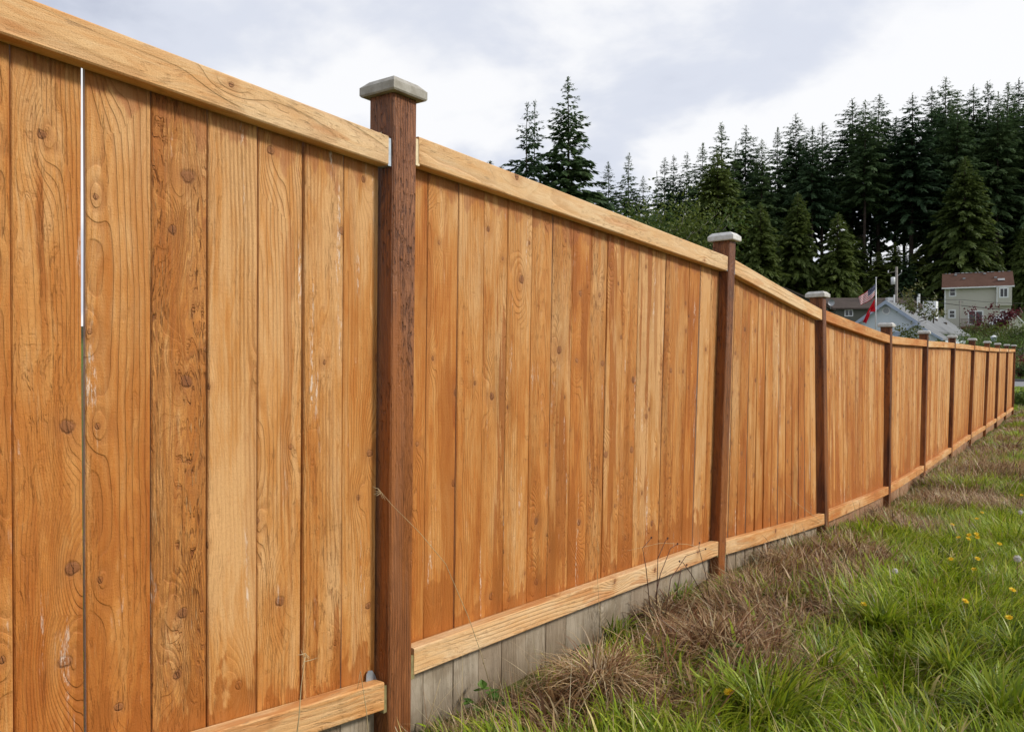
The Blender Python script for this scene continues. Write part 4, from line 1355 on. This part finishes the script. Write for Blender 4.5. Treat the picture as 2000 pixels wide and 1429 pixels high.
parts.append(blades(x, y, RNG.uniform(.05, .20, n)*np.clip(1.15 - y*.03, .5, 1), np.maximum(.0017, y*.0005), RNG.uniform(0, 6.28, n), RNG.uniform(-.4, 1.6, n), np.abs(RNG.normal(0, .35, n)), palette(n, [(.52, .42, .25), (.40, .28, .15), (.24, .14, .07), (.16, .20, .04)], [2, 2, 1, 1.2]), segs=5))
v, q, t, c = join(parts)
tag(obj('dry_grass', fast_mesh('dry_grass', v, q, t, False, c), M['straw']), 'brown dead grass matted along the foot of the fence', 'grass', kind='stuff')


def tussock(label, x0, y0, n, rad, ln, wd, cols, w, lift, bend, name='grass_tussock', mat='straw', group=None, seed=3, heap=.0):
    """one clump: blades rise from a crown and arch outwards"""
    r = np.random.default_rng(seed)
    a = r.uniform(0, 2*pi, n); rd = rad*np.sqrt(r.random(n))
    x = x0 + np.cos(a)*rd; y = y0 + np.sin(a)*rd
    L = ln*r.uniform(.55, 1.15, n); W = wd*r.uniform(.7, 1.3, n)
    z = ground_z(x, y) + heap*np.clip(1 - rd/rad, 0, 1)
    zb = gz(x0, y0)
    vv, qq, tt, cc = blades(x, y, L, W, a + r.normal(0, .8, n), r.uniform(bend*.5, bend*1.2, n), np.abs(r.normal(lift, .25, n)), palette(n, cols, w, r), z=z, segs=6, rng=r)
    vv = vv - np.array([[x0, y0, zb]])
    o = obj(name, fast_mesh(name, vv, qq, tt, False, cc), M[mat], None, (x0, y0, zb))
    return tag(o, label, 'grass clump', group)


p = ground_hit(1165, 1365)
tussock('rounded clump of bleached hay drooping by the foot of the rail', p.x, p.y, 520, .085, .21, .0046, STRAW, [4, 3, 2, 1, 2, .6], .5, 2.3, seed=3, heap=.06)
p = ground_hit(1395, 1270)
tussock('big sprawling heap of reddish brown dead grass', p.x, p.y, 760, .20, .21, .0045, STRAW, [1.6, 3, 3, 2.4, .6, 2.4], .8, 1.6, seed=4, heap=.05)
p = ground_hit(1290, 1215)
tussock('brown dead grass heap close under the bottom rail', p.x, p.y, 480, .14, .19, .0045, STRAW, [1.6, 3, 3, 2.4, .6, 2], .8, 1.6, seed=5, heap=.04)
p = ground_hit(1560, 1105)
tussock('flattened brown grass swath by the third post', p.x, p.y, 620, .24, .22, .0045, STRAW, [2, 3, 3, 2.4, .6, 2], .9, 1.5, seed=6, heap=.04)
for i, (u_, v_, n, rd, ln, lab) in enumerate([(1480, 1165, 900, .18, .20, 'brown dead grass mat in front of the second post'), (1650, 1085, 800, .22, .20, 'brown dead grass mat left of the small white seed head'),
                                           (1735, 1015, 700, .25, .22, 'brown dead grass mat before the fourth panel'), (1870, 955, 700, .45, .26, 'wide brown dead patch further up the grass'), (1965, 880, 600, .6, .3, 'rust brown dead patch far up near the right edge')]):
    p = ground_hit(u_, v_)
    tussock(lab, p.x, p.y, int(n*.7), rd, ln, max(.0042, p.y*.0008), STRAW, [1.6, 3, 3, 2.6, .5, 2.6], 1.0, 1.2, seed=40+i, heap=.04)
GT = [(1500, 1425, 480, .05, .26, 'lush tall grass tuft at the bottom edge, below the lone yellow flower'), (1440, 1385, 320, .045, .22, 'broad bladed green tuft around the lone yellow flower'), (1720, 1235, 420, .06, .24, 'dark green lush tuft in the middle of the grass'),
      (1860, 1330, 420, .06, .22, 'bright green tuft towards the bottom edge'), (1790, 1130, 300, .06, .2, 'green tuft beside the white seed head'), (1960, 1420, 380, .05, .24, 'green tuft in the bottom corner'), (1900, 1240, 300, .06, .18, 'small green tuft below the group of yellow flowers'),
      (1205, 1250, 200, .05, .15, 'fresh green tuft between hay clump and rail'), (1610, 1330, 300, .05, .2, 'green tuft right of the lone yellow flower'), (1990, 1300, 300, .05, .22, 'tall green tuft at the right edge of the grass'), (1330, 1180, 240, .07, .13, 'small fresh green tuft under the dead knobbed weed'), (1520, 1180, 300, .10, .14, 'green tuft in the gap between two brown mats'), (1290, 1330, 300, .09, .15, 'green tuft between hay clump and big brown heap'), (1620, 1050, 260, .10, .14, 'fresh green tuft by the foot of the third post'), (1690, 1060, 260, .12, .15, 'green tuft right of the third post')]
for i, (u, v_, n, rd, ln, lab) in enumerate(GT):
    p = ground_hit(u, v_)
    tussock(lab, p.x, p.y, int(n*.55), rd, ln*.9, .0078, GREEN, [4, 3, 4, 1.6, 2, .2], .35, 1.5, mat='grass', seed=20+i)

# ------------------------------------------------------------------ flowers and weeds
M['petal'] = plain('yellow_petals', (.85, .60, .02), .6, .08, 60)
M['stem'] = plain('weed_stem', (.10, .13, .03), .6, .15, 30)
M['dry_stem'] = plain('dry_straw_stem', (.52, .40, .22), .7, .15, 30)
M['dead_stem'] = plain('dead_red_brown_stem', (.085, .040, .028), .8, .2, 30)
M['fluff'] = plain('white_seed_fluff', (.78, .76, .72), .9, .05, 60)
M['bramble'] = leaf_material('bramble_leaves', [(.045, .10, .018), (.075, .16, .026), (.12, .22, .035), (.17, .26, .045)], .35)
FL = [(1424, 1354, .10, 'lone yellow flower at the bottom of the grass'), (1687, 1181, .10, 'single yellow flower beside the dark green tuft'), (1885, 1176, .12, 'yellow flower right of centre in the grass, below the seed head'), (1908, 1013, .14, 'yellow flower standing above the flower group'),
      (1893, 1046, .15, 'yellow flower at the left top of the flower group'), (1907, 1043, .16, 'topmost yellow flower of the flower group'), (1909, 1050, .14, 'rightmost yellow flower of the flower group'), (1891, 1053, .13, 'lowest yellow flower of the flower group'), (1872, 1051, .12, 'yellow flower just left of the flower group'),
      (1952, 1063, .14, 'yellow flower between flower group and tall seed head'), (1857, 1092, .10, 'small yellow flower below the flower group on its left'), (1909, 1091, .10, 'small yellow flower directly below the flower group'), (1903, 1113, .10, 'yellow flower low beneath the flower group'),
      (1977, 1154, .16, 'yellow flower under the tall white seed head'), (1971, 1207, .10, 'tiny yellow flower near the right edge'), (1860, 1025, .12, 'small yellow flower up left of the flower group'), (1918, 1001, .12, 'tiny yellow flower furthest up the grass'), (1995, 967, .14, 'yellow flower at the right edge, far up the grass')]


def stalk(p, hgt, rad, mat, parent, lean=(0, 0)):
    return MB().tube([(-lean[0], -lean[1], -.01), (-lean[0]*.4, -lean[1]*.4, hgt*.55), (0, 0, hgt)], [rad*1.2, rad, rad*.8], 5).build('stem', mat, parent, True)


for i, (u, v_, hgt, lab) in enumerate(FL):
    p = ground_hit(u, v_, hgt); zb = gz(p.x, p.y)
    o = thing('yellow_flower', lab, 'flower', (p.x, p.y, zb), 0, 'yellow flowers in the grass')
    dist = (p - CAM).length
    rad = .016 if dist < 5 else .017
    if i == 0: rad = .017
    stalk(p, hgt, .0014, M['stem'], o, (rr.uniform(-.02, .02), rr.uniform(-.02, .02)))
    b = MB()
    for layer, (n, rl, el) in enumerate(((15, rad, .25), (12, rad*.72, .6), (7, rad*.42, 1.0))):
        for j in range(n):
            a = 2*pi*(j + .5*layer)/n + rr.uniform(-.1, .1); ca, sa = cos(a), sin(a); w = rl*.20
            zz = .001*layer; e = el + rr.uniform(-.15, .15)
            tip = (ca*rl*cos(e), sa*rl*cos(e), zz + rl*sin(e))
            md = (ca*rl*.6*cos(e), sa*rl*.6*cos(e), zz + rl*.6*sin(e) + .0006)
            b.add([(0, 0, zz), (md[0]-sa*w, md[1]+ca*w, md[2]), tip, (md[0]+sa*w, md[1]-ca*w, md[2])], [(0, 1, 2, 3)])
    hd = b.build('flower_head', M['petal'], o, False, (0, 0, hgt))
    hd.rotation_euler = (rr.uniform(.25, .6), rr.uniform(-.2, .5), 0)
for u, v_, hgt, rad, lab in ((1987, 1091, .20, .018, 'round white dandelion seed head at the right edge'), (1748, 1115, .10, .014, 'small white seed head near the third panel swath'), (1993, 1001, .16, .018, 'white seed head far up at the right edge')):
    p = ground_hit(u, v_, hgt); zb = gz(p.x, p.y)
    o = thing('dandelion_clock', lab, 'seed head', (p.x, p.y, zb), 0, 'dandelion seed heads')
    stalk(p, hgt, .0015, M['dead_stem'], o)
    r = np.random.default_rng(int(u)); n = 420
    d = r.normal(0, 1, (n, 3)); d /= np.linalg.norm(d, axis=1, keepdims=True); d *= r.uniform(.75, 1.1, (n, 1))
    vv, qq = kites(d*rad*.25, d, np.full(n, rad*.75), np.full(n, rad*.10), r.normal(0, 1, (n, 3)))
    tips = d*rad; v2, q2 = kites(tips, np.cross(d, r.normal(0, 1, (n, 3))), np.full(n, rad*.28), np.full(n, rad*.10), d)
    obj('seed_ball', fast_mesh('seed_ball', np.concatenate([vv, v2]), np.concatenate([qq, q2+len(vv)])), M['fluff'], o, (0, 0, hgt))


def fence_pt(u, v_, X):
    r = ray(u, v_); t_ = (X - CAM.x)/r.x
    return CAM + r*t_


def dry_stalk(label, pix, X0, X1, rad, awn=True, name='dry_grass_stalk', mat='dry_stem'):
    """a thin bent stalk standing just off the boards, from its foot upwards"""
    pts = [fence_pt(u, v_, X0 + (X1-X0)*i/(len(pix)-1)) for i, (u, v_) in enumerate(pix)]
    base = pts[0]; o = thing(name, label, 'grass stalk', base)
    L = [p - base for p in pts]
    MB().tube(L, [rad*(1.1 - .7*i/(len(L)-1)) for i in range(len(L))], 5).build('stem', M[mat], o, True)
    if awn:
        b = MB(); tp = L[-1]; r = random.Random(int(pix[0][0]))
        for k in range(7):
            d = Vector((r.uniform(-.3, .3), r.uniform(-1, 1), r.uniform(-1, .6))).normalized()*r.uniform(.012, .035)
            s_ = L[-2].lerp(tp, r.uniform(.75, 1))
            b.tube([s_, s_ + d*.5 + Vector((0, 0, -.001)), s_ + d], [rad*.6, rad*.5, rad*.2], 4, False)
        b.build('seed_spray', M[mat], o)
    return o


dry_stalk('long thin dry stalk bending across the nearest post', [(955, 1330), (938, 1270), (915, 1205), (870, 1100), (820, 1040), (765, 985), (738, 953)], .03, .05, .0011)
dry_stalk('short straw stalk with bent tip before the left panel', [(576, 1460), (584, 1400), (588, 1340), (597, 1275)], .03, .04, .0016)
dry_stalk('crooked straw blade against the left bottom rail', [(722, 1470), (716, 1390), (704, 1310), (698, 1345)], .02, .03, .0012, False)
dry_stalk('pale straw leaning beside the foot of the nearest post', [(832, 1424), (845, 1380), (860, 1325)], .02, .03, .0014, False)
dry_stalk('fine straw arching over the bottom rail beside the hay clump', [(1180, 1265), (1170, 1180), (1166, 1110), (1168, 1060)], .05, .06, .0010)
dry_stalk('fine straw arch before the second bottom rail', [(1400, 1075), (1340, 1062), (1290, 1060), (1225, 1075)], .03, .05, .0010, False)
dry_stalk('thin dry stalk crossing the third panel', [(1604, 1018), (1560, 985), (1520, 950)], .03, .06, .0014, False)
# dead weeds with dark knobs
for i, (lab, stems) in enumerate([
    ('dead red-brown weed with knobbed curved stems before the bottom rail', [[(1280, 1165), (1290, 1120), (1310, 1070), (1323, 1062)], [(1270, 1190), (1262, 1110), (1255, 1070), (1272, 1050)], [(1300, 1200), (1310, 1130), (1340, 1085), (1378, 1072)], [(1282, 1180), (1285, 1090), (1300, 1055), (1304, 1051)], [(1320, 1170), (1330, 1110), (1339, 1108), (1341, 1103)]]),
    ('dead thin weed in front of the second post', [[(1388, 1180), (1378, 1120), (1365, 1070), (1366, 1060)], [(1380, 1175), (1350, 1120), (1334, 1098), (1327, 1096)]])]):
    base = fence_pt(stems[0][0][0], stems[0][0][1], .16 + .02*i)
    base.z = gz(base.x, base.y) - .01
    o = thing('dead_weed', lab, 'weed', base)
    for s_ in stems:
        pts = [fence_pt(u, v_, .15 - .02*k) - base for k, (u, v_) in enumerate(s_)]
        st_ = MB().tube(pts, [.0019, .0016, .0013, .0011], 5).build('stem', M['dead_stem'], o, True)
        b = MB(); e = pts[-1]
        b.tube([e + Vector((0, 0, -.004)), e, e + Vector((.001, .002, .005))], [.002, .0042, .0015], 6); b.build('seed_knob', M['dead_stem'], st_)


def leafy(label, u, v_, n, size, hgt, seed, mat='bramble', name='bramble_sprig', spread=.06):
    r = np.random.default_rng(seed)
    p = ground_hit(u, v_); o = thing(name, label, 'weed', (p.x, p.y, gz(p.x, p.y)), 0)
    for i in range(n):
        a = r.uniform(0, 6.28); rd = spread*r.uniform(.2, 1); hz = hgt*r.uniform(.35, 1)
        e = Vector((cos(a)*rd, sin(a)*rd, hz))
        MB().tube([(0, 0, -.01), e*.5 + Vector((0, 0, hz*.2)), e], [.0016, .0013, .0009], 4, False).build('stem', M['stem'], o)
        for k in (-1, 0, 1):
            q = a + k*1.0; L = size*r.uniform(.75, 1.15)*(1 if k == 0 else .8); w = L*.33; dz = r.uniform(-.4, .25)
            d = Vector((cos(q), sin(q), dz)).normalized(); s_ = Vector((-sin(q), cos(q), 0)); nrm = d.cross(s_)*-.12*L
            P = [e, e + d*L*.25 + s_*w*.8, e + d*L*.55 + s_*w, e + d*L*.82 + s_*w*.5, e + d*L, e + d*L*.82 - s_*w*.5, e + d*L*.55 - s_*w, e + d*L*.25 - s_*w*.8]
            mid = [e + d*L*.25 + nrm, e + d*L*.55 + nrm, e + d*L*.82 + nrm]
            b = MB(); b.add(P + mid, [(0, 1, 8), (1, 2, 9, 8), (2, 3, 10, 9), (3, 4, 10), (4, 5, 10), (5, 6, 9, 10), (6, 7, 8, 9), (7, 0, 8)])
            b.build('leaf', M[mat], o)
    return o


leafy('small green bramble sprig by the foot of the boards near the nearest post', 948, 1412, 5, .040, .10, 61)
leafy('bright bramble leaves at the bottom edge left of the hay clump', 985, 1424, 5, .040, .07, 62)
leafy('green leaf pair against the pale board feet', 1122, 1275, 2, .038, .06, 63)
leafy('yellow-green leaves in the brown swath by the third post', 1535, 1095, 4, .05, .05, 64, 'yellow_leaf')
leafy('blue-green leaves in the brown swath', 1585, 1112, 4, .05, .05, 65)
leafy('dark green leaves at the foot of the second post', 1440, 1098, 5, .045, .06, 66)
leafy('shaded green weed behind the nearest post', 733, 1445, 4, .04, .14, 67)
leafy('broad leaved green weed in the middle of the grass', 1700, 1195, 9, .05, .05, 68, 'bramble', 'broadleaf_weed', .10)
leafy('broad leaved weed below the big brown heap', 1430, 1310, 7, .055, .07, 69, 'bramble', 'broadleaf_weed', .08)
leafy('broad leaved weed near the bottom right', 1800, 1405, 8, .06, .05, 70, 'bramble', 'broadleaf_weed', .10)
leafy('broad leaved weed right of the lone yellow flower', 1620, 1400, 6, .05, .05, 71, 'bramble', 'broadleaf_weed', .08)
